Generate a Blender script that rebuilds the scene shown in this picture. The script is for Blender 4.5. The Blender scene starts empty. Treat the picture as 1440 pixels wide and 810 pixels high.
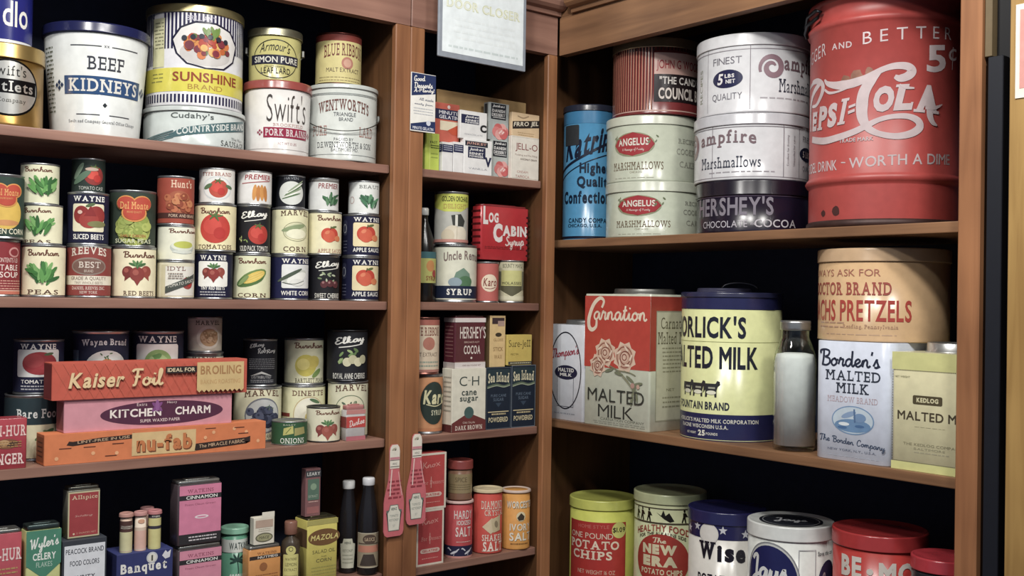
import bpy, bmesh, math, random
from mathutils import Vector, Matrix

# ------------------------------------------------------------------ camera, world, lights, exposure
SC = bpy.context.scene
COL = SC.collection
F = 1527.0                                   # focal length in pixels of the 1440x810 frame
d1 = Vector((1880, -44, -F)).normalized()    # along the left shelves, in camera axes
d2 = Vector((-1240, 5, -F)); d2 = (d2 - d1*d1.dot(d2)).normalized()
d3 = d1.cross(d2)
ROT = Matrix((d1, d2, d3))
cam_d = bpy.data.cameras.new('camera'); cam = bpy.data.objects.new('camera', cam_d); COL.objects.link(cam)
cam.matrix_world = ROT.to_4x4()
cam_d.sensor_width = 36; cam_d.lens = 36*F/1440; cam_d.clip_start = .02
SC.camera = cam
vs = SC.view_settings
vs.view_transform = 'Standard'; vs.look = 'None'; vs.gamma = 1; vs.use_curve_mapping = False
vs.exposure = 0.25
W = bpy.data.worlds.new('world'); SC.world = W; W.use_nodes = True
W.node_tree.nodes['Background'].inputs[0].default_value = (.62, .76, 1, 1)
W.node_tree.nodes['Background'].inputs[1].default_value = .22

def area(name, loc, tgt, sx, sy, e, col):
    l = bpy.data.lights.new(name, 'AREA'); l.shape = 'RECTANGLE'; l.size = sx; l.size_y = sy; l.energy = e; l.color = col
    o = bpy.data.objects.new(name, l); COL.objects.link(o); o.location = loc
    o.rotation_euler = (Vector(tgt)-Vector(loc)).to_track_quat('-Z', 'Y').to_euler()
    return o
LIGHTS = [(-.1, 1.4, 1.55, 19), (.7, 1.4, 1.55, 19), (.95, 1.0, 1.4, 15), (1.42, .35, 1.4, 17)]
for i, (lx, ly, lz, le) in enumerate(LIGHTS):
    area('ceiling_lamp', (lx, ly, lz), (lx+.35, ly+.6, 0), .22, .22, le, (1, .975, .93))

# planes of the place (metres, the camera at the origin)
YS, YL = 2.5227, 2.488       # front edges of the left shelves, faces of the left stiles
XS, XF = 2.225, 2.19         # the same for the right cabinet
ZL = {'L1': .3595, 'L2': -.0145, 'L3': -.3895, 'L4': -.7575, 'R1': .182, 'R2': -.3725, 'R3': -.927}
DL, DR = .36, .44            # shelf depths

def ray(px, py): return ROT @ Vector(((px-720)/F, -(py-405)/F, -1))
def on(bay, px, py, p):
    r = ray(px, py); return r*(p/(r.y if bay == 'L' else r.x))
def depth(p): return -(ROT.transposed() @ Vector(p)).z

# ------------------------------------------------------------------ materials
def lin(h):
    h = h.lstrip('#'); v = [int(h[i:i+2], 16)/255 for i in (0, 2, 4)]
    return [c/12.92 if c <= .04045 else ((c+.055)/1.055)**2.4 for c in v]
MATS = {}
TONE = [1.0, 1.0]           # light put into a shelf's package colours, offsetting lamp falloff: exponent and strength
def mat(h, finish='paint'):
    """aged printed / painted / metal surface: flat ink broken up by fine grime noise"""
    k = (h, finish, *TONE)
    if k in MATS: return MATS[k]
    m = bpy.data.materials.new('%s_%s' % (finish, h.strip('#'))); m.use_nodes = True; MATS[k] = m
    nt = m.node_tree; N = nt.nodes; Lk = nt.links; b = N['Principled BSDF']
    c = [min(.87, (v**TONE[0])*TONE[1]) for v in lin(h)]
    if finish not in ('steel', 'gold'):            # mixed slightly towards grey
        y = .2126*c[0]+.7152*c[1]+.0722*c[2]; c = [v*.86+y*.14 for v in c]
    tc = N.new('ShaderNodeTexCoord'); no = N.new('ShaderNodeTexNoise'); no.inputs['Scale'].default_value = 45; no.inputs['Detail'].default_value = 3
    Lk.new(tc.outputs['Object'], no.inputs['Vector'])
    rmp = N.new('ShaderNodeMapRange'); rmp.inputs['From Min'].default_value = .25; rmp.inputs['From Max'].default_value = .75
    amt = {'paint': .9, 'paper': .88, 'steel': .7, 'litho': .9, 'rust': .6, 'plain': .9, 'board': .85}.get(finish, .9)
    rmp.inputs['To Min'].default_value = amt; rmp.inputs['To Max'].default_value = 1.04
    Lk.new(no.outputs['Fac'], rmp.inputs['Value'])
    mx = N.new('ShaderNodeMix'); mx.data_type = 'RGBA'; mx.blend_type = 'MULTIPLY'; mx.inputs['Factor'].default_value = 1
    mx.inputs[6].default_value = (*c, 1); Lk.new(rmp.outputs[0], mx.inputs[7]); Lk.new(mx.outputs[2], b.inputs['Base Color'])
    r, met, spec = {'paint': (.42, 0, .45), 'paper': (.62, 0, .3), 'litho': (.24, 0, .5), 'steel': (.34, .85, .5), 'rust': (.5, .3, .4),
                    'plain': (.5, 0, .4), 'board': (.7, 0, .2), 'gold': (.3, .8, .5)}.get(finish, (.5, 0, .4))
    b.inputs['Roughness'].default_value = r; b.inputs['Metallic'].default_value = met; b.inputs['Specular IOR Level'].default_value = spec
    return m
def wood(name, c1, c2, axis):
    m = bpy.data.materials.new(name); m.use_nodes = True; nt = m.node_tree; N = nt.nodes; Lk = nt.links; b = N['Principled BSDF']
    tc = N.new('ShaderNodeTexCoord'); mp = N.new('ShaderNodeMapping'); Lk.new(tc.outputs['Object'], mp.inputs[0])
    s = [38, 38, 38]; s[axis] = 2.2; mp.inputs['Scale'].default_value = s
    no = N.new('ShaderNodeTexNoise'); no.inputs['Scale'].default_value = 1; no.inputs['Detail'].default_value = 6; no.inputs['Distortion'].default_value = .6
    Lk.new(mp.outputs[0], no.inputs['Vector'])
    big = N.new('ShaderNodeTexNoise'); big.inputs['Scale'].default_value = 3.5; Lk.new(tc.outputs['Object'], big.inputs['Vector'])
    ad = N.new('ShaderNodeMath'); ad.operation = 'MULTIPLY_ADD'; ad.inputs[1].default_value = .5; Lk.new(big.outputs['Fac'], ad.inputs[0])
    hf = N.new('ShaderNodeMath'); hf.operation = 'MULTIPLY'; hf.inputs[1].default_value = .55; Lk.new(no.outputs['Fac'], hf.inputs[0]); Lk.new(hf.outputs[0], ad.inputs[2])
    cr = N.new('ShaderNodeValToRGB'); cr.color_ramp.elements[0].position = .3; cr.color_ramp.elements[1].position = .72
    cr.color_ramp.elements[0].color = (*lin(c1), 1); cr.color_ramp.elements[1].color = (*lin(c2), 1)
    Lk.new(ad.outputs[0], cr.inputs[0]); Lk.new(cr.outputs[0], b.inputs['Base Color'])
    b.inputs['Roughness'].default_value = .42; b.inputs['Specular IOR Level'].default_value = .35
    bp = N.new('ShaderNodeBump'); bp.inputs['Strength'].default_value = .12; bp.inputs['Distance'].default_value = .002
    Lk.new(no.outputs['Fac'], bp.inputs['Height']); Lk.new(bp.outputs[0], b.inputs['Normal'])
    return m
def glass(name, c):
    """thin clear glass: see-through with a mirror sheen that grows at grazing angles"""
    m = bpy.data.materials.new(name); m.use_nodes = True; N = m.node_tree.nodes; Lk = m.node_tree.links
    N.remove(N['Principled BSDF']); out = N['Material Output']
    t = N.new('ShaderNodeBsdfTransparent'); t.inputs[0].default_value = (*lin(c), 1)
    g = N.new('ShaderNodeBsdfGlossy'); g.inputs['Roughness'].default_value = .06
    no = N.new('ShaderNodeTexNoise'); no.inputs['Scale'].default_value = 18; bp = N.new('ShaderNodeBump'); bp.inputs['Strength'].default_value = .08; bp.inputs['Distance'].default_value = .002
    Lk.new(no.outputs['Fac'], bp.inputs['Height']); Lk.new(bp.outputs[0], g.inputs['Normal'])
    fc = N.new('ShaderNodeLayerWeight'); fc.inputs['Blend'].default_value = .3; lw = N.new('ShaderNodeMath'); lw.operation = 'MULTIPLY_ADD'; lw.inputs[1].default_value = .5; lw.inputs[2].default_value = .04; Lk.new(fc.outputs['Facing'], lw.inputs[0])
    mx = N.new('ShaderNodeMixShader'); Lk.new(lw.outputs[0], mx.inputs[0]); Lk.new(t.outputs[0], mx.inputs[1]); Lk.new(g.outputs[0], mx.inputs[2]); Lk.new(mx.outputs[0], out.inputs[0])
    return m

# ------------------------------------------------------------------ lettering: outlines of the built-in typeface and a pen script
GL = {}
def glyph(ch, bold=0.0):
    k = (ch, bold)
    if k in GL: return GL[k]
    if bold:                                        # heavier or lighter: move the outline along its normals
        g, w = glyph(ch, 0.0); V = {}; cnt = {}
        kk = lambda p: (round(p[0], 5), round(p[1], 5))
        for t in g:
            for i in range(len(t)): cnt[(kk(t[i]), kk(t[(i+1) % len(t)]))] = 1
        for (a, b) in cnt:
            if (b, a) in cnt: continue
            dx, dy = b[0]-a[0], b[1]-a[1]; l = math.hypot(dx, dy)
            if l < 1e-6: continue
            for p in (a, b): V.setdefault(p, []).append((dy/l, -dx/l))
        mv = {}
        for p, ns in V.items():
            nx, ny = sum(n[0] for n in ns), sum(n[1] for n in ns); l = math.hypot(nx, ny)
            if l < .2: mv[p] = (0, 0); continue
            nx, ny = nx/l, ny/l; c = max(.5, sum(n[0]*nx+n[1]*ny for n in ns)/len(ns)); mv[p] = (nx*bold/c, ny*bold/c)
        out = [[(p[0]+mv.get(kk(p), (0, 0))[0]+bold, p[1]+mv.get(kk(p), (0, 0))[1]) for p in t] for t in g]
        GL[k] = (out, w+2*bold if out else w); return GL[k]
    cu = bpy.data.curves.new('g', 'FONT'); cu.body = ch; cu.resolution_u = 3; cu.size = 1
    o = bpy.data.objects.new('g', cu); me = o.to_mesh()
    vs_ = [(v.co.x, v.co.y) for v in me.vertices]
    tr = [[vs_[i] for i in p.vertices] for p in me.polygons]
    o.to_mesh_clear(); bpy.data.objects.remove(o); bpy.data.curves.remove(cu)
    out = []
    for t in tr:
        a = sum(t[i][0]*t[(i+1) % len(t)][1]-t[(i+1) % len(t)][0]*t[i][1] for i in range(len(t)))
        out.append(t if a > 0 else t[::-1])
    if out:
        x0 = min(p[0] for t in out for p in t); x1 = max(p[0] for t in out for p in t)
        out = [[(p[0]-x0, p[1]) for p in t] for t in out]; w = x1-x0
    else: w = .25
    GL[k] = (out, w); return GL[k]
def runs(tris, y):
    iv = []
    for t in tris:
        xs = []
        for i in range(len(t)):
            a, b = t[i], t[(i+1) % len(t)]
            if (a[1]-y)*(b[1]-y) < 0: xs.append(a[0]+(b[0]-a[0])*(y-a[1])/(b[1]-a[1]))
        if len(xs) >= 2: iv.append((min(xs), max(xs)))
    iv.sort(); o = []
    for a, b in iv:
        if o and a <= o[-1][1]+.01: o[-1][1] = max(o[-1][1], b)
        else: o.append([a, b])
    return o
SER_T = set('BDEFHIKLMNPRTUVWXYhikluvwxybdj'); SER_B = set('ABDEFHIKLMNPRTXYfhiklmnrxp'); FIRST = set('BDEFLPRbdp')
def serif_glyph(ch, bold):
    k = (ch, bold, 'ser')
    if k in GL: return GL[k]
    tr, w = glyph(ch, bold); tr = list(tr)
    if not tr: return tr, w
    top = max(p[1] for t in tr for p in t); bot = min(p[1] for t in tr for p in t); add = []
    yt = top if (ch.isupper() or ch in 'hklbd') else .53
    s, hs = .085, .085
    for side, ok in ((0, ch in SER_B), (1, ch in SER_T)):
        if not ok: continue
        bar = ch in ('BDEL' if side == 0 else 'BDEFPRT')
        y = (bot+(.16 if bar else .05)) if side == 0 else (yt-(.16 if bar else .05))
        rs = [r_ for r_ in runs(tr, y) if r_[1]-r_[0] < .3]
        if ch in FIRST and not (ch == 'R' and side == 0): rs = rs[:1]
        for a, b in rs: add.append((a-s, b+s, bot, bot+hs) if side == 0 else (a-s, b+s, yt-hs, yt))
    if ch in 'EFLT':                              # beaks on the arms
        x1 = max(p[0] for t in tr for p in t)
        if ch in 'EL': add.append((x1-.05, x1+.02, bot, bot+.24))
        if ch in 'EFT': add.append((x1-.05, x1+.02, yt-.24, yt))
        if ch == 'T': add.append((-.02, .05, yt-.24, yt))
    for a, b, c, d in add: tr.append([(a, c), (b, c), (b, d), (a, d)])
    x0 = min(p[0] for t in tr for p in t); x1 = max(p[0] for t in tr for p in t)
    GL[k] = ([[(p[0]-x0, p[1]) for p in t] for t in tr], x1-x0); return GL[k]
SCR = {
'a': (1.25, [[(.95,.8),(.6,1),(.2,.75),(.1,.3),(.35,0),(.7,.25),(.95,.95),(.92,.35),(1.05,.02),(1.3,.25)]]),
'b': (1.1, [[(0,.2),(.35,1.1),(.5,1.9),(.35,2.1),(.2,1.7),(.15,.4),(.35,0),(.75,.15),(.85,.65),(.7,.95),(1.1,.85)]]),
'c': (1.0, [[(.85,.75),(.6,1),(.2,.75),(.1,.3),(.4,0),(.75,.1),(1.0,.3)]]),
'd': (1.3, [[(.9,.75),(.6,1),(.2,.75),(.1,.3),(.35,0),(.75,.3),(1.0,1.2),(1.05,2.1)],[(1.05,2.1),(.95,.4),(1.1,.02),(1.35,.25)]]),
'e': (1.0, [[(0,.2),(.55,.5),(.8,.8),(.55,1.02),(.2,.75),(.15,.3),(.45,0),(.75,.1),(1.0,.3)]]),
'f': (.9, [[(0,.2),(.5,1.2),(.7,1.9),(.55,2.15),(.4,1.8),(.3,-.6),(.15,-1),(.1,-.6),(.45,.05),(.9,.3)]]),
'g': (1.2, [[(.95,.8),(.6,1),(.2,.75),(.1,.3),(.35,0),(.7,.25),(.95,.95),(.85,-.5),(.5,-1),(.25,-.7),(1.2,.25)]]),
'h': (1.2, [[(0,.2),(.4,1.2),(.55,1.9),(.42,2.1),(.28,1.7),(.15,0)],[(.15,0),(.25,.6),(.6,1),(.85,.75),(.85,.2),(1.0,.02),(1.25,.25)]]),
'i': (.7, [[(0,.2),(.3,.95),(.25,.3),(.38,.02),(.7,.25)],[(.36,1.4),(.42,1.6)]]),
'k': (1.15, [[(0,.2),(.4,1.2),(.55,1.9),(.42,2.1),(.28,1.7),(.15,0)],[(.75,1),(.3,.55),(.75,.1),(1.15,.25)]]),
'l': (.7, [[(0,.2),(.4,1.2),(.55,1.9),(.4,2.1),(.25,1.6),(.2,.3),(.38,0),(.7,.25)]]),
'm': (1.7, [[(0,.2),(.25,.95),(.15,0)],[(.15,0),(.3,.65),(.55,1),(.7,.75),(.65,0)],[(.65,0),(.8,.65),(1.05,1),(1.25,.75),(1.22,.25),(1.4,.02),(1.7,.25)]]),
'n': (1.25, [[(0,.2),(.25,.95),(.15,0)],[(.15,0),(.3,.65),(.6,1),(.8,.75),(.78,.25),(.95,.02),(1.25,.25)]]),
'o': (1.1, [[(.6,1),(.2,.75),(.1,.3),(.4,0),(.8,.3),(.8,.75),(.55,1),(.75,.75),(1.1,.85)]]),
'p': (1.15, [[(0,.2),(.3,1),(.2,0),(.1,-1)],[(.2,.3),(.4,.9),(.7,1),(.9,.6),(.7,.05),(.4,.05)],[(.6,.02),(1.15,.25)]]),
'r': (.95, [[(0,.2),(.3,1.1),(.4,.9),(.7,.9),(.6,.3),(.7,.02),(.95,.25)]]),
's': (.9, [[(0,.2),(.45,1.1),(.5,.8),(.65,.3),(.4,0),(.15,.12)],[(.45,0),(.9,.25)]]),
't': (.8, [[(0,.2),(.35,1),(.5,1.8)],[(.5,1.8),(.3,.4),(.42,.02),(.8,.25)],[(.1,1.15),(.75,1.25)]]),
'u': (1.3, [[(0,.2),(.25,.95),(.18,.3),(.38,0),(.75,.3),(.92,.95)],[(.92,.95),(.88,.3),(1.02,.02),(1.3,.25)]]),
'y': (1.2, [[(0,.2),(.25,.95),(.2,.4),(.4,.1),(.75,.4),(.9,.95)],[(.9,.95),(.8,-.5),(.5,-1),(.3,-.7),(.6,-.2),(1.2,.25)]]),
"'": (.4, [[(.25,2.1),(.15,1.6)]]),
'B': (1.55, [[(.1,1.6),(.1,2),(.7,2.15),(1.3,1.95),(1.2,1.4),(.7,1.15)],[(.7,1.15),(1.35,.9),(1.35,.3),(.85,0),(.3,.1)],[(.55,2.1),(.5,1),(.35,0)]]),
'C': (1.5, [[(1.25,1.55),(1.35,1.95),(1.05,2.15),(.55,1.8),(.25,.9),(.35,.2),(.8,0),(1.3,.35)]]),
'E': (1.45, [[(1.2,1.7),(1.15,2.1),(.65,2.1),(.4,1.7),(.6,1.2),(.95,1.1)],[(.85,1.1),(.4,1.0),(.1,.5),(.4,0),(.9,.1),(1.35,.5)]]),
'W': (2.1, [[(.05,1.7),(.3,2.1),(.4,1),(.45,0)],[(.45,0),(.85,1),(1.1,2.0)],[(1.1,2.0),(1.1,1),(1.15,0)],[(1.15,0),(1.6,1),(1.9,2.1),(2.1,2.0)]]),
'J': (1.3, [[(.3,1.7),(.6,2.1),(1.0,2.1),(.9,1),(.75,-.4),(.4,-.9),(.1,-.5),(.5,0),(1.3,.4)]]),
'S': (1.3, [[(1.15,1.8),(.85,2.15),(.45,1.8),(.6,1.3),(1.0,.8),(.95,.2),(.45,0),(.05,.35)]]),
'K': (1.5, [[(.3,2.1),(.3,1),(.2,0)],[(1.2,2.1),(.8,1.4),(.3,1.05)],[(.5,1.1),(.9,.5),(1.2,0),(1.5,.3)]]),
'F': (1.4, [[(.2,1.8),(.5,2.1),(1.5,2.1)],[(.85,2.1),(.7,1),(.5,.1),(.2,0)],[(.45,1.1),(1.15,1.15)]]),
'M': (1.9, [[(.1,0),(.35,1),(.45,2.1)],[(.45,2.1),(.7,1),(.85,.2)],[(.85,.2),(1.2,1.2),(1.5,2.1)],[(1.5,2.1),(1.5,1),(1.6,0),(1.9,.3)]]),
'D': (1.6, [[(.5,2.1),(.45,1),(.3,.1)],[(.1,1.8),(.6,2.15),(1.3,1.8),(1.45,1),(1.1,.2),(.5,0),(.1,.2)]]),
'A': (1.6, [[(.05,.1),(.4,.4),(.8,1.4),(1.1,2.1)],[(1.1,2.1),(1.15,1),(1.2,.1),(1.6,.3)],[(.45,.8),(1.3,.85)]]),
'R': (1.5, [[(.45,2),(.4,1),(.25,0)],[(.1,1.7),(.6,2.1),(1.2,1.9),(1.1,1.3),(.5,1.1)],[(.6,1.1),(.95,.5),(1.2,0),(1.5,.3)]]),
'G': (1.5, [[(1.2,1.6),(1.1,2.1),(.6,1.9),(.25,1),(.4,.15),(.9,.1),(1.15,.8),(.8,.85)],[(1.15,.8),(1.1,.1),(1.5,.3)]]),
'T': (1.3, [[(.1,1.7),(.4,2.1),(1.5,2.1)],[(.9,2.1),(.75,1),(.6,.1),(.2,.1)]]),
}
def smooth(pts, n=6):
    if len(pts) < 3: return pts
    o = []
    for i in range(len(pts)-1):
        p0, p1, p2, p3 = pts[max(i-1, 0)], pts[i], pts[i+1], pts[min(i+2, len(pts)-1)]
        for k in range(n):
            t = k/n
            o.append(tuple(.5*(2*p1[j]+(p2[j]-p0[j])*t+(2*p0[j]-5*p1[j]+4*p2[j]-p3[j])*t*t+(3*p1[j]-p0[j]-3*p2[j]+p3[j])*t**3) for j in (0, 1)))
    o.append(pts[-1]); return o
def ribbon(pts, w, widths=None):
    """quads along a line, w a width or a list of widths per point"""
    n = len(pts); L = []; R_ = []
    for i in range(n):
        a = pts[max(i-1, 0)]; b = pts[min(i+1, n-1)]
        dx, dy = b[0]-a[0], b[1]-a[1]; l = math.hypot(dx, dy) or 1
        h = (widths[i] if widths else w)/2
        L.append((pts[i][0]-dy/l*h, pts[i][1]+dx/l*h)); R_.append((pts[i][0]+dy/l*h, pts[i][1]-dx/l*h))
    q = []
    for i in range(n-1):
        if math.hypot(pts[i+1][0]-pts[i][0], pts[i+1][1]-pts[i][1]) > 1e-7:
            q.append([R_[i], R_[i+1], L[i+1], L[i]])
    return q
def script_glyph(ch, pen):
    k = (ch, 'scr', pen)
    if k in GL: return GL[k]
    adv, st = SCR[ch]; out = []
    for s in st:
        p = smooth(s, 4); out += ribbon(p, pen)
    GL[k] = ([[(p[0]*.36, p[1]*.36) for p in t] for t in out], adv*.36); return GL[k]

class Art:
    """print on a face: u in widths (0 = middle), v in heights (0 = bottom), kept in metres"""
    def __init__(s, w, h): s.W = w; s.H = h; s.P = []
    def add(s, polys, c, fin=None):
        xs = [p[0] for t in polys for p in t]; ys = [p[1] for t in polys for p in t]
        if not xs: return s
        b = (min(xs), max(xs), min(ys), max(ys)); l = 1
        for (_, _, bb, ll, _) in s.P:
            if bb[0] < b[1] and bb[1] > b[0] and bb[2] < b[3] and bb[3] > b[2]: l = max(l, ll+1)
        s.P.append((polys, c, b, l, fin)); return s
    def r(s, u0, u1, v0, v1, c): return s.add([[(u0*s.W, v0*s.H), (u1*s.W, v0*s.H), (u1*s.W, v1*s.H), (u0*s.W, v1*s.H)]], c)
    def p(s, pts, c): return s.add([[(u*s.W, v*s.H) for u, v in pts]], c)
    def e(s, u, v, ru, rv, c, n=28):
        return s.add([[((u+ru*math.cos(i*2*math.pi/n))*s.W, (v+rv*math.sin(i*2*math.pi/n))*s.H) for i in range(n)]], c)
    def c(s, u, v, r, c, n=24): return s.e(u, v, r, r*s.W/s.H, c, n)
    def o(s, u, v, ra, rb, ang, c, n=16):            # turned oval, radii in widths
        ca, sa = math.cos(math.radians(ang)), math.sin(math.radians(ang)); q = []
        for i in range(n):
            x, y = ra*math.cos(i*2*math.pi/n), rb*math.sin(i*2*math.pi/n)
            q.append(((u+x*ca-y*sa)*s.W, v*s.H+(x*sa+y*ca)*s.W))
        return s.add([q], c)
    def ring(s, u, v, ru, rv, w, c, n=36):
        pts = [((u+ru*math.cos(i*2*math.pi/n))*s.W, (v+rv*math.sin(i*2*math.pi/n))*s.H) for i in range(n+1)]
        return s.add(ribbon(pts, w*s.W), c)
    def frame(s, u0, u1, v0, v1, w, c):
        a = w*s.W/s.H
        s.r(u0, u1, v0, v0+a, c); s.r(u0, u1, v1-a, v1, c); s.r(u0, u0+w, v0+a, v1-a, c); return s.r(u1-w, u1, v0+a, v1-a, c)
    def rr(s, u0, u1, v0, v1, rad, c):                # rounded panel
        x0, x1, y0, y1 = u0*s.W, u1*s.W, v0*s.H, v1*s.H; r = rad*s.W; q = []
        for cx, cy, a0 in ((x1-r, y0+r, -90), (x1-r, y1-r, 0), (x0+r, y1-r, 90), (x0+r, y0+r, 180)):
            for k in range(6): a = math.radians(a0+k*18); q.append((cx+r*math.cos(a), cy+r*math.sin(a)))
        return s.add([q], c)
    def l(s, pts, w, c, sm=True, taper=None):          # pen line through (u, v) points
        q = [(u*s.W, v*s.H) for u, v in pts]
        if sm: q = smooth(q, 8)
        wd = None
        if taper: n = len(q); wd = [w*s.W*(taper[0]+(taper[1]-taper[0])*i/(n-1)) if len(taper) == 2 else s.W*w*ti(taper, i/(n-1)) for i in range(n)]
        return s.add(ribbon(q, w*s.W, wd), c)
    def t(s, txt, u, v, w, h, c, b=.0, ser=0, sh=0, bul=0, scr=0, tilt=0, shadow=None, gap=.09, vert=0):
        polys = []; x = 0
        for ch in txt:
            if ch == ' ': x += .3; continue
            if scr and ch in SCR: g, wd = script_glyph(ch, scr); polys += [[(p[0]+x, p[1]) for p in t] for t in g]; x += wd; continue
            g, wd = (serif_glyph(ch, b) if ser else glyph(ch, b))
            polys += [[(p[0]+x, p[1]) for p in t] for t in g]; x += wd+gap
        if not polys: return s
        if sh: polys = [[(p[0]+p[1]*sh, p[1]) for p in t] for t in polys]
        xs = [p[0] for t in polys for p in t]; ys = [p[1] for t in polys for p in t]
        x0, x1, y0, y1 = min(xs), max(xs), min(ys), max(ys); y1 = max(y1, y0+.3)
        ww, hh = w*s.W, h*s.H; cx, cy = u*s.W, v*s.H
        def m(p):
            a = (p[0]-x0)/(x1-x0)-.5; q = (p[1]-y0)/(y1-y0)-.5
            yy = q*hh+bul*s.H*(1-4*a*a)+tilt*a*ww
            if vert: return (cx-q*hh, cy+a*ww)
            return (cx+a*ww, cy+yy)
        mp = [[m(p) for p in t] for t in polys]
        if shadow:
            dx, dy = shadow[1]*s.W, shadow[2]*s.W
            s.add([[(p[0]+dx, p[1]+dy) for p in t] for t in mp], shadow[0])
        return s.add(mp, c)
    def lines(s, u0, u1, v0, v1, n, c, w=.35, seed=1):   # a block of unreadable small print
        R = random.Random(seed); polys = []
        for i in range(n):
            vv = v1-(v1-v0)*(i+.5)/n; hh = (v1-v0)/n*w; u = u0+R.random()*.03
            while u < u1-.01:
                l = .03+R.random()*.06; e = min(u+l, u1)
                polys.append([(u*s.W, (vv-hh/2)*s.H), (e*s.W, (vv-hh/2)*s.H), (e*s.W, (vv+hh/2)*s.H), (u*s.W, (vv+hh/2)*s.H)]); u += l+.015
        return s.add(polys, c)
class Sub:
    """the upper share of a face, for boxes whose lower part stands behind others"""
    def __init__(s, a, k, top=1.0): s.a = a; s.k = k; s.W = a.W; s.H = a.H*k; s.v0 = top-k; s.T = Art(a.W, a.H*k)
    def __getattr__(s, n):
        f_ = getattr(s.T, n)
        def g(*q, **kw):
            n0 = len(s.T.P); f_(*q, **kw); d = s.v0*s.a.H
            for polys, c, b, l, fin in s.T.P[n0:]: s.a.add([[(x, y+d) for x, y in t] for t in polys], c, fin)
            return s
        return g
def ti(t, x):
    n = len(t)-1; i = min(int(x*n), n-1); f_ = x*n-i; return t[i]*(1-f_)+t[i+1]*f_

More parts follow.
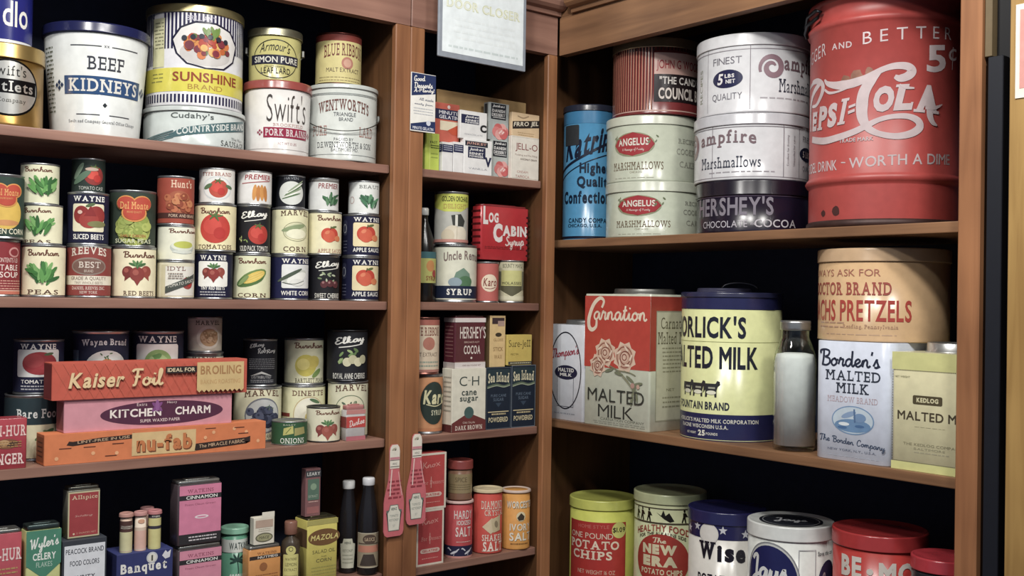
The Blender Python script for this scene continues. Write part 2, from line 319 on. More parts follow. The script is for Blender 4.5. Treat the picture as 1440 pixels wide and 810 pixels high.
# ------------------------------------------------------------------ mesh builder
STEP = math.radians(5)
class MB:
    def __init__(s): s.bm = bmesh.new(); s.m = []
    def mi(s, m):
        if m not in s.m: s.m.append(m)
        return s.m.index(m)
    def face(s, vv, mi, sm=False):
        try: f = s.bm.faces.new(vv)
        except ValueError: return
        f.material_index = mi; f.smooth = sm
    def lathe(s, prof, m, n=72, c=(0, 0), sm=True, cap0=True, cap1=True):
        mi = s.mi(m); rings = []
        for r, z in prof:
            if r < 1e-6: rings.append([s.bm.verts.new((c[0], c[1], z))])
            else: rings.append([s.bm.verts.new((c[0]+r*math.sin(k*2*math.pi/n), c[1]-r*math.cos(k*2*math.pi/n), z)) for k in range(n)])
        for a, b in zip(rings, rings[1:]):
            for k in range(n):
                j = (k+1) % n
                if len(a) == 1 and len(b) == 1: continue
                if len(a) == 1: s.face([a[0], b[j], b[k]], mi, sm)
                elif len(b) == 1: s.face([a[k], a[j], b[0]], mi, sm)
                else: s.face([a[k], a[j], b[j], b[k]], mi, sm)
        if cap0 and len(rings[0]) > 1: s.face(rings[0][::-1], mi)
        if cap1 and len(rings[-1]) > 1: s.face(rings[-1], mi)
        return s
    def prism(s, pts, z0, z1, m, sm=False, inset=0):
        mi = s.mi(m)
        def ring(z, k=0):
            if not k: return [s.bm.verts.new((x, y, z)) for x, y in pts]
            cx = sum(p[0] for p in pts)/len(pts); cy = sum(p[1] for p in pts)/len(pts)
            o = []
            for x, y in pts:
                l = math.hypot(x-cx, y-cy); o.append(s.bm.verts.new((x-(x-cx)/l*k, y-(y-cy)/l*k, z)))
            return o
        rs = [ring(z0, inset), ring(z0+inset), ring(z1-inset), ring(z1, inset)] if inset else [ring(z0), ring(z1)]
        n = len(pts)
        for a, b in zip(rs, rs[1:]):
            for k in range(n): s.face([a[k], a[(k+1) % n], b[(k+1) % n], b[k]], mi, sm)
        s.face(rs[0][::-1], mi); s.face(rs[-1], mi); return s
    def box(s, x0, x1, y0, y1, z0, z1, m, bev=.0015):
        pts = [(x0+bev, y0), (x1-bev, y0), (x1, y0+bev), (x1, y1-bev), (x1-bev, y1), (x0+bev, y1), (x0, y1-bev), (x0, y0+bev)]
        return s.prism(pts, z0, z1, m, inset=bev*.8)
    def rbox(s, w, d, z0, z1, r, m, inset=.001, n=6):
        pts = []
        for cx, cy, a0 in ((w/2-r, -d/2+r, -90), (w/2-r, d/2-r, 0), (-w/2+r, d/2-r, 90), (-w/2+r, -d/2+r, 180)):
            for k in range(n+1): a = math.radians(a0+90*k/n); pts.append((cx+r*math.cos(a), cy+r*math.sin(a)))
        return s.prism(pts, z0, z1, m, True, inset)
    def tube(s, pts, r, m, n=8, closed=False):
        mi = s.mi(m); P = [Vector(p) for p in pts]; rings = []; N = len(P)
        for i, p in enumerate(P):
            t = (P[(i+1) % N]-P[i-1]) if closed else (P[min(i+1, N-1)]-P[max(i-1, 0)]); t.normalize()
            up = Vector((0, 0, 1)) if abs(t.z) < .9 else Vector((1, 0, 0))
            a = t.cross(up).normalized(); b = t.cross(a)
            rings.append([s.bm.verts.new(p+a*r*math.cos(k*2*math.pi/n)+b*r*math.sin(k*2*math.pi/n)) for k in range(n)])
        for a, b in (list(zip(rings, rings[1:]))+([(rings[-1], rings[0])] if closed else [])):
            for k in range(n): s.face([a[k], a[(k+1) % n], b[(k+1) % n], b[k]], mi, True)
        if not closed: s.face(rings[0][::-1], mi); s.face(rings[-1], mi)
        return s
    def art(s, A, fn, cyl=None, fin='paint', base=.0003, step=.0002):
        """lay the print of an Art on a surface: fn(x, y, offset) -> point; cyl = (radius) to follow a round body"""
        bm = bmesh.new()
        for polys, c, b, l, f_ in A.P:
            mi = s.mi(mat(c, f_ or fin)); z = base+step*l; cache = {}
            for i, t in enumerate(polys):
                vv = []; j = (1+i % 23) if len(polys) > 1 and len(t) == 4 else 0     # pen strokes that cross lie one on the other
                for p in t:
                    k = (round(p[0], 6), round(p[1], 6), j)
                    if k not in cache: cache[k] = bm.verts.new((p[0], p[1], z+j*5e-6))
                    if cache[k] not in vv: vv.append(cache[k])
                if len(vv) < 3: continue
                try: fc = bm.faces.new(vv)
                except ValueError: continue
                fc.material_index = mi; fc.smooth = bool(cyl)
        big = [f for f in bm.faces if len(f.verts) > 4]
        if big: bmesh.ops.triangulate(bm, faces=big)
        if cyl and bm.verts:
            x0 = min(v.co.x for v in bm.verts); x1 = max(v.co.x for v in bm.verts); st = STEP*cyl
            for k in range(math.ceil(x0/st), math.floor(x1/st)+1):
                bmesh.ops.bisect_plane(bm, geom=bm.verts[:]+bm.edges[:]+bm.faces[:], plane_co=(k*st, 0, 0), plane_no=(1, 0, 0), dist=1e-6)
        for v in bm.verts: v.co = fn(v.co.x, v.co.y, v.co.z)
        me = bpy.data.meshes.new('t'); bm.to_mesh(me); bm.free(); s.bm.from_mesh(me); bpy.data.meshes.remove(me)
        return s
    def link(s, name, parent=None, loc=(0, 0, 0), rz=0):
        for e in s.bm.edges:
            if len(e.link_faces) == 2 and e.calc_face_angle(0) > .6: e.smooth = False
        me = bpy.data.meshes.new(name); s.bm.to_mesh(me); s.bm.free()
        for m in s.m: me.materials.append(m)
        o = bpy.data.objects.new(name, me); COL.objects.link(o); o.location = loc; o.rotation_euler = (0, 0, rz)
        if parent: o.parent = parent
        return o
def tag(o, label=None, cat=None, group=None, kind=None):
    for k, v in (('label', label), ('category', cat), ('group', group), ('kind', kind)):
        if v: o[k] = v
    return o
def empty(name, label, cat, group, loc, rz):
    o = bpy.data.objects.new(name, None); COL.objects.link(o); o.location = loc; o.rotation_euler = (0, 0, rz); o.empty_display_size = .03
    return tag(o, label, cat, group)
def wrap(r0, r1, h):
    def fn(x, y, o):
        a = x/r0; r = r0+(r1-r0)*y/h+o; return (r*math.sin(a), -r*math.cos(a), y)
    return fn

# ------------------------------------------------------------------ placing
class H: pass
def solve_round(bay, xl, xr, yt, p_front, p_center, py):
    xc = (xl+xr)/2; front = {'L': YS, 'R': XS}[bay]; r = .05
    for _ in range(12):
        pc = p_center if p_center is not None else front+p_front+r
        c = on(bay, xc, py, pc); d = math.hypot(c.x, c.y); al = math.atan2(1, 1)
        dc = depth((c.x, c.y, c.z)); ca = dc/math.sqrt(c.x**2+c.y**2+0*al)
        r = (xr-xl)/2*dc*ca/F
    return c, r, pc
def ztop(c, r, xc, yt, back=0):
    """height of the rim seen at row yt (near rim, or far rim with back=1)"""
    d = math.hypot(c.x, c.y); k = (d-r)/d if not back else (d+r)/d
    rr = ray(xc, yt); q = math.hypot(rr.x, rr.y); return rr.z*d*k/q
def topz(s): return (ZL[s] if isinstance(s, str) else s.top)+.0004
SEG = 72
def food_profile(r, h, rim=.0022):
    return [(0, .002), (r-.004, .002), (r-.003, 0), (r+.0008, 0), (r+.001, .0025), (r-.0006, .0045), (r-.0006, h-.0045), (r+.001, h-.0025), (r+.0008, h),
            (r-.002, h), (r-.004, h-.004), (r*.8, h-.004), (r*.78, h-.003), (r*.74, h-.003), (r*.72, h-.004), (r*.5, h-.004), (r*.48, h-.0033), (r*.44, h-.0033), (r*.42, h-.004), (0, h-.004)]
def can(name, label, cat, group, bay, xl, xr, yt, base, bg, artf, off=.01, body='#a9abad', yaw=0, dy=0, px=None, kind='food', lid=None,
        lh=.018, taper=1.0, fin=None, back=0, cd=None, lidfin='litho', h=None, bodyfin='steel', mid=None):
    """a round can: xl, xr and yt are its edges and near top rim in the photograph; base = shelf or what it stands on"""
    z0 = topz(base); pc = cd
    if not isinstance(base, str) and cd is None: pc = base.pc+dy
    py = yt+20 if mid is None else mid
    c, r, pc = solve_round(bay, xl, xr, yt, off, pc, py)
    c = on(bay, (xl+xr)/2, py, pc)
    # the row used must lie at the can's mid-height for the column to be exact
    hh = h or ztop(c, r, (xl+xr)/2, yt, back)-z0
    zmid = z0+hh/2
    for _ in range(3):
        q = ROT.transposed() @ Vector((c.x, c.y, zmid)); pyy = 405-F*q.y/-q.z; c = on(bay, (xl+xr)/2, pyy, pc)
        if not h: hh = ztop(c, r, (xl+xr)/2, yt, back)-z0
        zmid = z0+hh/2
    h = hh
    rz = math.atan2(-c.x, c.y)+math.radians(yaw)
    root = empty(name, label, cat, group, (c.x, c.y, z0), rz)
    A = Art(2*r, h)
    if kind == 'food':
        MB().lathe(food_profile(r, h), mat(body, 'steel')).link('can_body', root)
        m = MB(); A.add([], bg)
        B = Art(2*r, h); B.r(-math.pi/2, math.pi/2, .045, .955, bg); B.P[0] = (*B.P[0][:3], 0, None)
        artf(B); m.art(B, wrap(r, r, h), r, fin or 'paper'); m.link('paper_label', root)
    else:
        r0 = r if taper >= 1 else r*taper; r1 = r
        f_ = fin or 'litho'; m = MB(); hb = h-lh*.4
        m.lathe([(0, .003), (r0-.006, .003), (r0-.004, 0), (r0, .001), (r0+.0008, .003), (r0, .006), (r0+(r1-r0)*.98-.0006, hb), (0, hb)], mat(bg, f_))
        B = Art(2*r0, h); artf(B)
        if B.P: m.art(B, wrap(r0, r1, h), r0, f_)
        m.link('tin_body', root)
        if lid:
            l = MB(); rl = r1+.0025
            l.lathe([(rl-.0015, h-lh), (rl, h-lh), (rl+.0006, h-lh+.0015), (rl, h-lh+.003), (rl, h-.004), (rl-.001, h-.001), (rl-.004, h), (rl-.006, h-.0005), (rl-.009, h-.004), (rl*.6, h-.0035), (0, h-.0035)],
                    mat(lid, lidfin)).link('lid', root)
    o = H(); o.top = z0+h; o.pc = pc; o.c = c; o.r = r; o.h = h; o.root = root; o.z0 = z0; o.pcs = (c.x, c.y); return o
def box(name, label, cat, group, bay, xl, xr, yt, base, d, col, front, side=None, off=.01, yaw=0, fin='paper', rnd=.0012, py=None, zb=None, h=None, lid=None, top=None, part='carton', bodyfin=None, fplane=None, parts=None, link=True):
    """a box: xl, xr, yt the edges of its front face in the photograph"""
    z0 = topz(base) if zb is None else zb; pl = fplane if fplane is not None else {'L': YS, 'R': XS}[bay]+off
    py = py if py is not None else yt+15
    a = on(bay, xl, py, pl); b = on(bay, xr, py, pl); zt = (on(bay, xl, yt, pl).z+0)
    w = abs(b.x-a.x) if bay == 'L' else abs(b.y-a.y)
    hh = h or zt-z0
    m_ = (a+b)/2
    if bay == 'L': cx, cy, rz = m_.x, pl+d/2, 0
    else: cx, cy, rz = pl+d/2, m_.y, -math.pi/2
    root = empty(name, label, cat, group, (cx, cy, z0), rz+math.radians(yaw))
    o = H(); o.top = z0+hh; o.pc = pl+d/2; o.pl = pl; o.w = w; o.h = hh; o.d = d; o.root = root; o.z0 = z0
    m = MB(); bf = bodyfin or fin
    if rnd > .003: m.rbox(w, d, 0, hh, rnd, mat(col, bf), .0012)
    else: m.box(-w/2, w/2, -d/2, d/2, 0, hh, mat(col, bf), rnd)
    A = Art(w, hh); front(A); m.art(A, lambda x, y, q: (x, -d/2-q, y), None, fin)
    if side:
        S = Art(d, hh); side(S)
        if bay == 'L': m.art(S, lambda x, y, q: (-w/2-q, -x, y), None, fin)
        else: m.art(S, lambda x, y, q: (w/2+q, x, y), None, fin)
    if top:
        S = Art(w, d); top(S); m.art(S, lambda x, y, q: (x, y-d/2, hh+q), None, fin)
    m.link('tin_body' if cat == 'tin' and part == 'carton' else part, root)
    return o
# ------------------------------------------------------------------ the setting and the three shelf cabinets
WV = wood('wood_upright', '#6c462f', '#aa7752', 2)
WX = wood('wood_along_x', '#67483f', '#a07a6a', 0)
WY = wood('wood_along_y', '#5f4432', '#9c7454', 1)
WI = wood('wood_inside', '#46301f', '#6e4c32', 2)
BK = mat('#2a3146', 'board')
def struct(name, m, parent=None): return tag(m.link(name, parent), kind='structure')
WALL = mat('#3a3630', 'board')
struct('wall_back', MB().box(-1.5, 3.2, 2.93, 3.0, -1.5, 1.85, WALL))
struct('wall_right', MB().box(2.74, 2.8, -1.2, 2.93, -1.5, 1.85, WALL))
struct('floor', MB().box(-1.5, 3.2, -1.2, 3.0, -1.58, -1.5, wood('floor_boards', '#3d2817', '#5b3d24', 1)))
struct('ceiling', MB().box(-1.5, 3.2, -1.2, 3.0, 1.85, 1.93, mat('#8f8a80', 'board')))

SW = .0225
def cornice(name, parent, a, b, axis):
    prof = [(0, .86), (-.012, .86), (-.014, .872), (-.03, .876), (-.04, .884), (-.044, .895), (-.04, .906), (-.028, .912), (-.03, .92), (-.05, .932), (-.062, .95), (-.066, .975), (-.066, 1.0), (0, 1.0)]
    m = MB(); mi = m.mi(WX if axis == 'x' else WY); rs = []
    for k, t in enumerate((a, b)):
        rs.append([m.bm.verts.new((t, YL+o, z) if axis == 'x' else (XF+o, t, z)) for o, z in prof])
    n = len(prof)
    for k in range(n): m.face([rs[0][k], rs[0][(k+1) % n], rs[1][(k+1) % n], rs[1][k]], mi)
    m.face(rs[0][::-1], mi); m.face(rs[1], mi)
    m.link(name, parent)
def cabinet_left(name, label, x0, x1, xl, xr, zs):
    r = empty(name, label, 'shelf', 'wooden store shelf cabinets', (0, 0, 0), 0)
    for a, b in ((x0, xl), (xr, x1)):
        pa, pb = (a, b-.009) if a == x0 else (a+.009, b)
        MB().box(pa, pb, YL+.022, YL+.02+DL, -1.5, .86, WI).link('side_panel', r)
        MB().box(a, b, YL, YL+.0215, -1.5, .7415, WV, .0025).link('stile', r)
    MB().box(x0+.002, x1-.002, YL+.02+DL, YL+.035+DL, -1.5, .86, BK).link('back_panel', r)
    for z in zs: MB().box(xl-.0085, xr+.0085, YS, YL+.018+DL, z-SW, z, WX, .0025).link('shelf', r)
    MB().box(x0+.001, x1-.001, YL, YL+.03, .7425, .8595, WX, .002).link('top_beam', r)
    MB().box(x0, x1, YL+.001, YL+.035+DL, .8605, .885, WX).link('top_panel', r)
    cornice('cornice', r, x0, x1, 'x')
    MB().box(xl+.001, xr-.001, YL+.03, YL+.05, -1.498, -1.19, WX).link('plinth', r)
    return r
LZ = [.3595, -.0145, -.3895, -.7575, -1.13]
cabinet_left('shelf_cabinet', 'wide wooden shelf cabinet filling the left half, with pails on top', -.35, 1.6503, -.30, 1.6015, LZ)
cabinet_left('shelf_cabinet', 'narrow wooden shelf cabinet in the middle beside the corner', 1.6508, 2.187, 1.697, 2.149, LZ)
r = empty('shelf_cabinet', 'wooden shelf cabinet on the right wall with the big tins', 'shelf', 'wooden store shelf cabinets', (0, 0, 0), 0)
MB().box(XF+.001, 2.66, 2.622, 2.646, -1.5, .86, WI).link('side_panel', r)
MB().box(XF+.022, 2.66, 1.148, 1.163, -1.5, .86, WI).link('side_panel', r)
MB().box(XF, XF+.0215, 1.1475, 1.1962, -1.5, .7415, WV, .0025).link('stile', r)
MB().box(2.66, 2.675, 1.148, 2.646, -1.5, .86, BK).link('back_panel', r)
for z in (.182, -.3725, -.927): MB().box(XS, 2.658, 1.1635, 2.621, z-.0235, z, WY, .0025).link('shelf', r)
MB().box(XF, XF+.03, 1.1475, 2.487, .7425, .8595, WY, .002).link('top_beam', r)
MB().box(XF+.001, 2.675, 1.148, 2.646, .8605, .885, WY).link('top_panel', r)
cornice('cornice', r, 1.148, 2.4215, 'y')
MB().box(XF+.03, XF+.05, 1.197, 2.62, -1.498, -1.19, WY).link('plinth', r)
# beyond the right cabinet: a dark recess and the next wooden post with a poster
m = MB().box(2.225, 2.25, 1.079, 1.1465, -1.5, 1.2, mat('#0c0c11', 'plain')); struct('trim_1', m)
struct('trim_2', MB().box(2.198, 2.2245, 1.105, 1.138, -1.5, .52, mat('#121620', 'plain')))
struct('trim_3', MB().box(2.2, 2.2245, 1.131, 1.1465, .522, 1.2, mat('#6b5a3c', 'plain')))
pr = tag(MB().box(2.17, 2.3, .80, 1.0775, -1.5, 1.2, wood('wood_post', '#7a5a30', '#b39159', 2)).link('wooden_post'), 'pale yellowish wooden post at the right edge beyond the dark recess', 'post')
ps = empty('poster', 'pink and cream poster on the pale wooden post at the right edge', 'poster', None, (2.1695, .95, .42), -math.pi/2)
m = MB().box(-.115, .115, -.002, 0, 0, .19, mat('#efe2cf', 'paper'), .0005); A = Art(.23, .19); A.r(-.46, .5, .1, .94, '#d9958c').r(-.4, -.1, .2, .8, '#c23a36')
m.art(A, lambda x, y, q: (x, -.002-q, y), None, 'paper'); m.link('printed_sheet', ps)

# ------------------------------------------------------------------ pictures printed on the labels
RG = random.Random(4)
def tomato(a, u, v, r, c='#c5352b'):
    a.e(u, v, r*1.06, r*a.W/a.H, c).e(u-r*.2, v+r*.15*a.W/a.H, r*.62, r*.55*a.W/a.H, '#d0473a').c(u+r*.3, v-r*.3*a.W/a.H, r*.4, '#b92e28')
    for k in range(5): a.o(u+r*.22*math.cos(k*1.25), v+(r*.85+r*.08*math.sin(k*1.25))*a.W/a.H, r*.3, r*.06, k*72+10, '#4e6b34')
def apple(a, u, v, r):
    a.c(u-r*.3, v, r*.8, '#c9452f').c(u+r*.3, v, r*.78, '#c4402d').c(u-r*.1, v-r*.2*a.W/a.H, r*.75, '#d05a3c').o(u-r*.35, v+r*.25*a.W/a.H, r*.3, r*.2, 30, '#dd7c55')
    a.l([(u, v+r*.6*a.W/a.H), (u+r*.1, v+r*1.0*a.W/a.H)], r*.1, '#5a4022', False).o(u+r*.45, v+r*.9*a.W/a.H, r*.4, r*.13, 15, '#5d6b3a').o(u+r*1.0, v-r*.45*a.W/a.H, r*.45, r*.35, 0, '#d37a4a')
def beets(a, u, v, r, c='#8c3a34'):
    k = a.W/a.H
    for dx, dy, s, cc in ((-.85, .05, .55, '#7d332f'), (.85, .1, .55, '#96453a'), (0, -.15, .68, c)):
        a.c(u+dx*r, v+dy*r*k, r*s, cc).p([(u+dx*r-r*s*.5, v+(dy-s*.75)*r*k), (u+dx*r*1.35, v+(dy-s*1.6)*r*k), (u+dx*r+r*s*.5, v+(dy-s*.75)*r*k)], cc).c(u+dx*r-r*.15, v+(dy+.15)*r*k, r*s*.4, '#a8564a')
    for q in range(5): a.o(u+(q-2)*r*.2, v+(.75+.1*(q % 2))*r*k, r*.4, r*.12, 90-(q-2)*35, ('#3f6b3a', '#5d8a50')[q % 2])
def pods(a, u, v, w, n=12, seed=1, cols=('#3c7a34', '#5a9a48', '#2e6430', '#77ad5e')):
    R = random.Random(seed); k = a.W/a.H
    for i in range(n):
        x = (R.random()-.5)*2*w*.75; y = (R.random()-.5)*w*.7
        a.o(u+x, v+y*k, w*.44, w*.115, 90-x/w*70+R.uniform(-25, 25), cols[i % len(cols)], 12)
def leaves(a, u, v, w, n, seed, cols):
    R = random.Random(seed); k = a.W/a.H
    for i in range(n):
        x, y = (R.random()-.5)*2*w, (R.random()-.5)*1.4*w
        a.o(u+x, v+y*k, w*.3, w*.12, R.uniform(0, 180), cols[i % len(cols)], 10)
def corn(a, u, v, r, ang=25, c='#e3c24a'):
    k = a.W/a.H; ca, sa = math.cos(math.radians(ang)), math.sin(math.radians(ang))
    a.o(u, v, r*1.25, r*.5, ang, '#6d8a45').o(u-.2*r*ca, v-(.2*r*sa+.12*r)*k, r*1.15, r*.42, ang-8, '#4f7338').o(u+.12*r*ca, v+.12*r*sa*k, r*.95, r*.34, ang, c)
    for q in (-.16, 0, .16): a.l([(u+(-.6*ca-q*sa)*r, v+(-.6*sa+q*ca)*r*k), (u+(.9*ca-q*sa)*r, v+(.9*sa+q*ca)*r*k)], r*.03, '#f0da80', False)
    a.o(u-.75*r*ca, v-(.75*r*sa-.1*r)*k, r*.55, r*.16, ang+18, '#86a05c')
def berries(a, u, v, r, n, cols, seed=2):
    R = random.Random(seed); k = a.W/a.H
    for i in range(n):
        x, y = (R.random()-.5)*2.2*r, (R.random()-.5)*1.3*r
        a.c(u+x, v+y*k, r*.33, cols[i % len(cols)], 14).c(u+x-r*.08, v+(y+.08*r)*k, r*.1, cols[(i+1) % len(cols)], 8)
def pear(a, u, v, r, c='#d8c24a'):
    k = a.W/a.H
    a.c(u, v-r*.15*k, r*.85, c).o(u+r*.55, v+r*.1*k, r*.6, r*.5, 20, '#d3bd45').o(u-r*.2, v-r*.05*k, r*.5, r*.45, 0, '#e3d168').o(u+r*.9, v-r*.75*k, r*.5, r*.2, 40, '#6c8a3e')
# ------------------------------------------------------------------ shared parts
def wire_bail(o, r, zt, name='wire_handle', drop=.05, front=True, rad=.0014):
    """a thin wire hung from two ears on the pail's sides"""
    m = MB(); pts = []
    for k in range(25):
        a = math.pi*k/24
        x = -math.cos(a)*(r+.006); dz = -math.sin(a)*drop; y = -math.sin(a)*(r+.010) if front else 0
        pts.append((x, y, zt+dz))
    m.tube(pts, rad, mat('#6a6a66', 'steel'), 6); w = m.link(name, o.root)
    for s in (-1, 1):
        e = MB(); e.box(s*(r+.004)-.004, s*(r+.004)+.004, -.007, .007, zt-.009, zt+.009, mat('#8a8a85', 'steel'), .002); e.link('ear', w)
    return w
def cap_round(o, x, y, r, h, col, fin='steel', name='lid', z=None):
    z = o.h if z is None else z
    m = MB(); m.lathe([(r+.004, z-.0005), (r+.004, z+.002), (r+.001, z+.003), (r, z+h-.002), (r-.002, z+h), (r-.005, z+h-.001), (r-.007, z+h-.003), (0, z+h-.003)], mat(col, fin), 48, (x, y)); return m.link(name, o.root)
def cap_box(o, col, ins=.002, h=.008, fin='steel', r=.006, name='lid'):
    w, d = o.w-2*ins, o.d-2*ins
    m = MB(); m.rbox(w, d, o.h, o.h+h, min(r, d*.3), mat(col, fin), .0015); m.rbox(w*.62, d*.5, o.h+h, o.h+h+.0025, min(r, d*.2), mat(col, fin), .0008)
    l = m.link(name, o.root); o.top += h+.0025; return l
G1 = 'pails and tins on the top shelf of the left cabinet'
G2 = 'food cans on the second shelf of the left cabinet'
G3 = 'food cans on the third shelf of the left cabinet'
G4 = 'spice packages on the lowest shelf of the left cabinet'
NAVY = '#191b3a'; CREAM = '#ebe2bc'; BRN = '#5a3b2c'; WHT = '#eceae2'

# ------------------------------------------------------------------ left cabinet, top shelf
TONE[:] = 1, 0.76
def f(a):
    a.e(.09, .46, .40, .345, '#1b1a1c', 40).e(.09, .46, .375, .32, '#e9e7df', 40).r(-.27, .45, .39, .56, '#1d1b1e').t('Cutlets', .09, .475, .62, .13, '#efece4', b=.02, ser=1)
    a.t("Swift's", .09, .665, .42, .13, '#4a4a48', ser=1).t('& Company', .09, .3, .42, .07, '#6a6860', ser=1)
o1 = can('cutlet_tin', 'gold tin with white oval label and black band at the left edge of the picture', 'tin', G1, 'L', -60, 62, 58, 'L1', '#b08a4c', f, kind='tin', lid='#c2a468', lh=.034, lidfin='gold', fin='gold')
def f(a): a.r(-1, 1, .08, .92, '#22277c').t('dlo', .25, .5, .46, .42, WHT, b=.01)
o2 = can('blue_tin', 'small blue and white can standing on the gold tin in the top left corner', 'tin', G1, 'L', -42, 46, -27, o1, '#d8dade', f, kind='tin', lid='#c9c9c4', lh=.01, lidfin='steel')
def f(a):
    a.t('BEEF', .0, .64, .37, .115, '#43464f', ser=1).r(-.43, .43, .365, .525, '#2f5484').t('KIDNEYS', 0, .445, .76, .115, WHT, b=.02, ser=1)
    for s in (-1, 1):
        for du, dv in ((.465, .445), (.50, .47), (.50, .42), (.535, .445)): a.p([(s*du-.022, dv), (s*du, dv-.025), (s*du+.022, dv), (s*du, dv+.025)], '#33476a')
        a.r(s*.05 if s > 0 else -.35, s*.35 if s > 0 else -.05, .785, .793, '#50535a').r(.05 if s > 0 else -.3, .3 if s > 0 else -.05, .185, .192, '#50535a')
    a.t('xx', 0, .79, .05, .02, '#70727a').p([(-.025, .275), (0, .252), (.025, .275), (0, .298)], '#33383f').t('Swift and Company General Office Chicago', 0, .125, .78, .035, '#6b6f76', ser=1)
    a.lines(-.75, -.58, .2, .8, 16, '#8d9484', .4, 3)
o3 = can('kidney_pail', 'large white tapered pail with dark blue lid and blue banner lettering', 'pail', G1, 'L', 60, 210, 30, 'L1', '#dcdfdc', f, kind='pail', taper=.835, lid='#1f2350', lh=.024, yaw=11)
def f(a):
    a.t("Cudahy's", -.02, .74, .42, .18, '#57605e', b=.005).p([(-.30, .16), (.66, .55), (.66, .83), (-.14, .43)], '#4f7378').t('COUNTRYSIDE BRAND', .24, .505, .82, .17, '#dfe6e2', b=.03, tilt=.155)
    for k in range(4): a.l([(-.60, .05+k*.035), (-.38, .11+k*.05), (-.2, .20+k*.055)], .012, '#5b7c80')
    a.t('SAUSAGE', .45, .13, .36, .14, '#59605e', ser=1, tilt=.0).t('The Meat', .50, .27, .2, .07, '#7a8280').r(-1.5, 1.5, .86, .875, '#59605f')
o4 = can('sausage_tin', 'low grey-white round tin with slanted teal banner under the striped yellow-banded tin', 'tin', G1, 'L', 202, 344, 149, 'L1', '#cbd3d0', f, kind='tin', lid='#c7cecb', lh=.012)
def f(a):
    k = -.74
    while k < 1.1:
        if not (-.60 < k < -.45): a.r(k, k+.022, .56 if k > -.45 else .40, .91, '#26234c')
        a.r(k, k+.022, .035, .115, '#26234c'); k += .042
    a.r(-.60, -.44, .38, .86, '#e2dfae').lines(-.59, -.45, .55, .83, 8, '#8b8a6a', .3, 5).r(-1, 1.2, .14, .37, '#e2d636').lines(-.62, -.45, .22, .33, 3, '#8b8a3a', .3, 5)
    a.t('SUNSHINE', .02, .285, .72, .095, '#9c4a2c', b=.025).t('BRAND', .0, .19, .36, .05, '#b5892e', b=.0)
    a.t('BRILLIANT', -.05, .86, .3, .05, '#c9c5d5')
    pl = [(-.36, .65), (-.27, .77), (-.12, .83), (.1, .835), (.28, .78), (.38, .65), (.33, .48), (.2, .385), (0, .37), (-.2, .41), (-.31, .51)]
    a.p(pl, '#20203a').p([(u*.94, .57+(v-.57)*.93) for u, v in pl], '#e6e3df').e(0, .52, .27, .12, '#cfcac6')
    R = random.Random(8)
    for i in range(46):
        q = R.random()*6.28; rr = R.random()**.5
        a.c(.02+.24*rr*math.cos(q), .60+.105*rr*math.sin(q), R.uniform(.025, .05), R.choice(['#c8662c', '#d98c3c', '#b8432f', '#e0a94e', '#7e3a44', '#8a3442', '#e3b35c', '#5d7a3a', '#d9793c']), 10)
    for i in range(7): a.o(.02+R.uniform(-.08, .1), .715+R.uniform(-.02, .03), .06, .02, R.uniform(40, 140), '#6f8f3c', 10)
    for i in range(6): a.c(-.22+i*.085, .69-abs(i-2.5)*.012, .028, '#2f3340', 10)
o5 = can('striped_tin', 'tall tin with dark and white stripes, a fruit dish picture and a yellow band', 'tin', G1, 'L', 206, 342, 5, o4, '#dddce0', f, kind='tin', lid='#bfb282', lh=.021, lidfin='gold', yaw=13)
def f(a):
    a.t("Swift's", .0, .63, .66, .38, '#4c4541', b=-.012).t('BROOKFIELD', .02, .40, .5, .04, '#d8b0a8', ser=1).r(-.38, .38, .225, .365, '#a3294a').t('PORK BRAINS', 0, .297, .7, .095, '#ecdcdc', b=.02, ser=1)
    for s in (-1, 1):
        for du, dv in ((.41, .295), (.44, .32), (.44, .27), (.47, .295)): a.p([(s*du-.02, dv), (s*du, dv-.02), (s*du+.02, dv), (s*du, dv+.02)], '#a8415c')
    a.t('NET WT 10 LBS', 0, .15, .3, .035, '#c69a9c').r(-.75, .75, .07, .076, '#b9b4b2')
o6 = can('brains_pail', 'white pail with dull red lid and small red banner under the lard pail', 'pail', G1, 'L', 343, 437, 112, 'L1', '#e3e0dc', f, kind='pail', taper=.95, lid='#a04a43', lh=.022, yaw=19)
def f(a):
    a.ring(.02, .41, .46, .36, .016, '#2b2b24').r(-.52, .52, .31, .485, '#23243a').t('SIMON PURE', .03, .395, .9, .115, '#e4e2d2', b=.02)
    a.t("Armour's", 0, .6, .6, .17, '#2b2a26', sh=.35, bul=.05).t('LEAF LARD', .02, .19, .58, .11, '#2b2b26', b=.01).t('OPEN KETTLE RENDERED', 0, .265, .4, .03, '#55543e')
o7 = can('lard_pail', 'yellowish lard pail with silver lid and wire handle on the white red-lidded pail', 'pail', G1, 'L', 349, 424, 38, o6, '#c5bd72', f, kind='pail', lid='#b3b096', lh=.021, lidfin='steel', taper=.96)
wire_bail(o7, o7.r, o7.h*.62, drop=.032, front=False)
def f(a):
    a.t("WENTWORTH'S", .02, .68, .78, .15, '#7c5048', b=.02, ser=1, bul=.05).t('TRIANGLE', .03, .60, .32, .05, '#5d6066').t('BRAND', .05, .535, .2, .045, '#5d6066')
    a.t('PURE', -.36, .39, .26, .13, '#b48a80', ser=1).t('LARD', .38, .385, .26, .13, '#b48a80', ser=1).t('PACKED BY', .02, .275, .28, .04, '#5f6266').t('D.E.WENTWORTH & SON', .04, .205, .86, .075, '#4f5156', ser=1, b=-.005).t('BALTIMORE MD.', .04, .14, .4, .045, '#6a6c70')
    a.frame(-.62, .66, .075, .86, .008, '#8f9696').r(-.75, .75, .87, .878, '#9aa2a0')
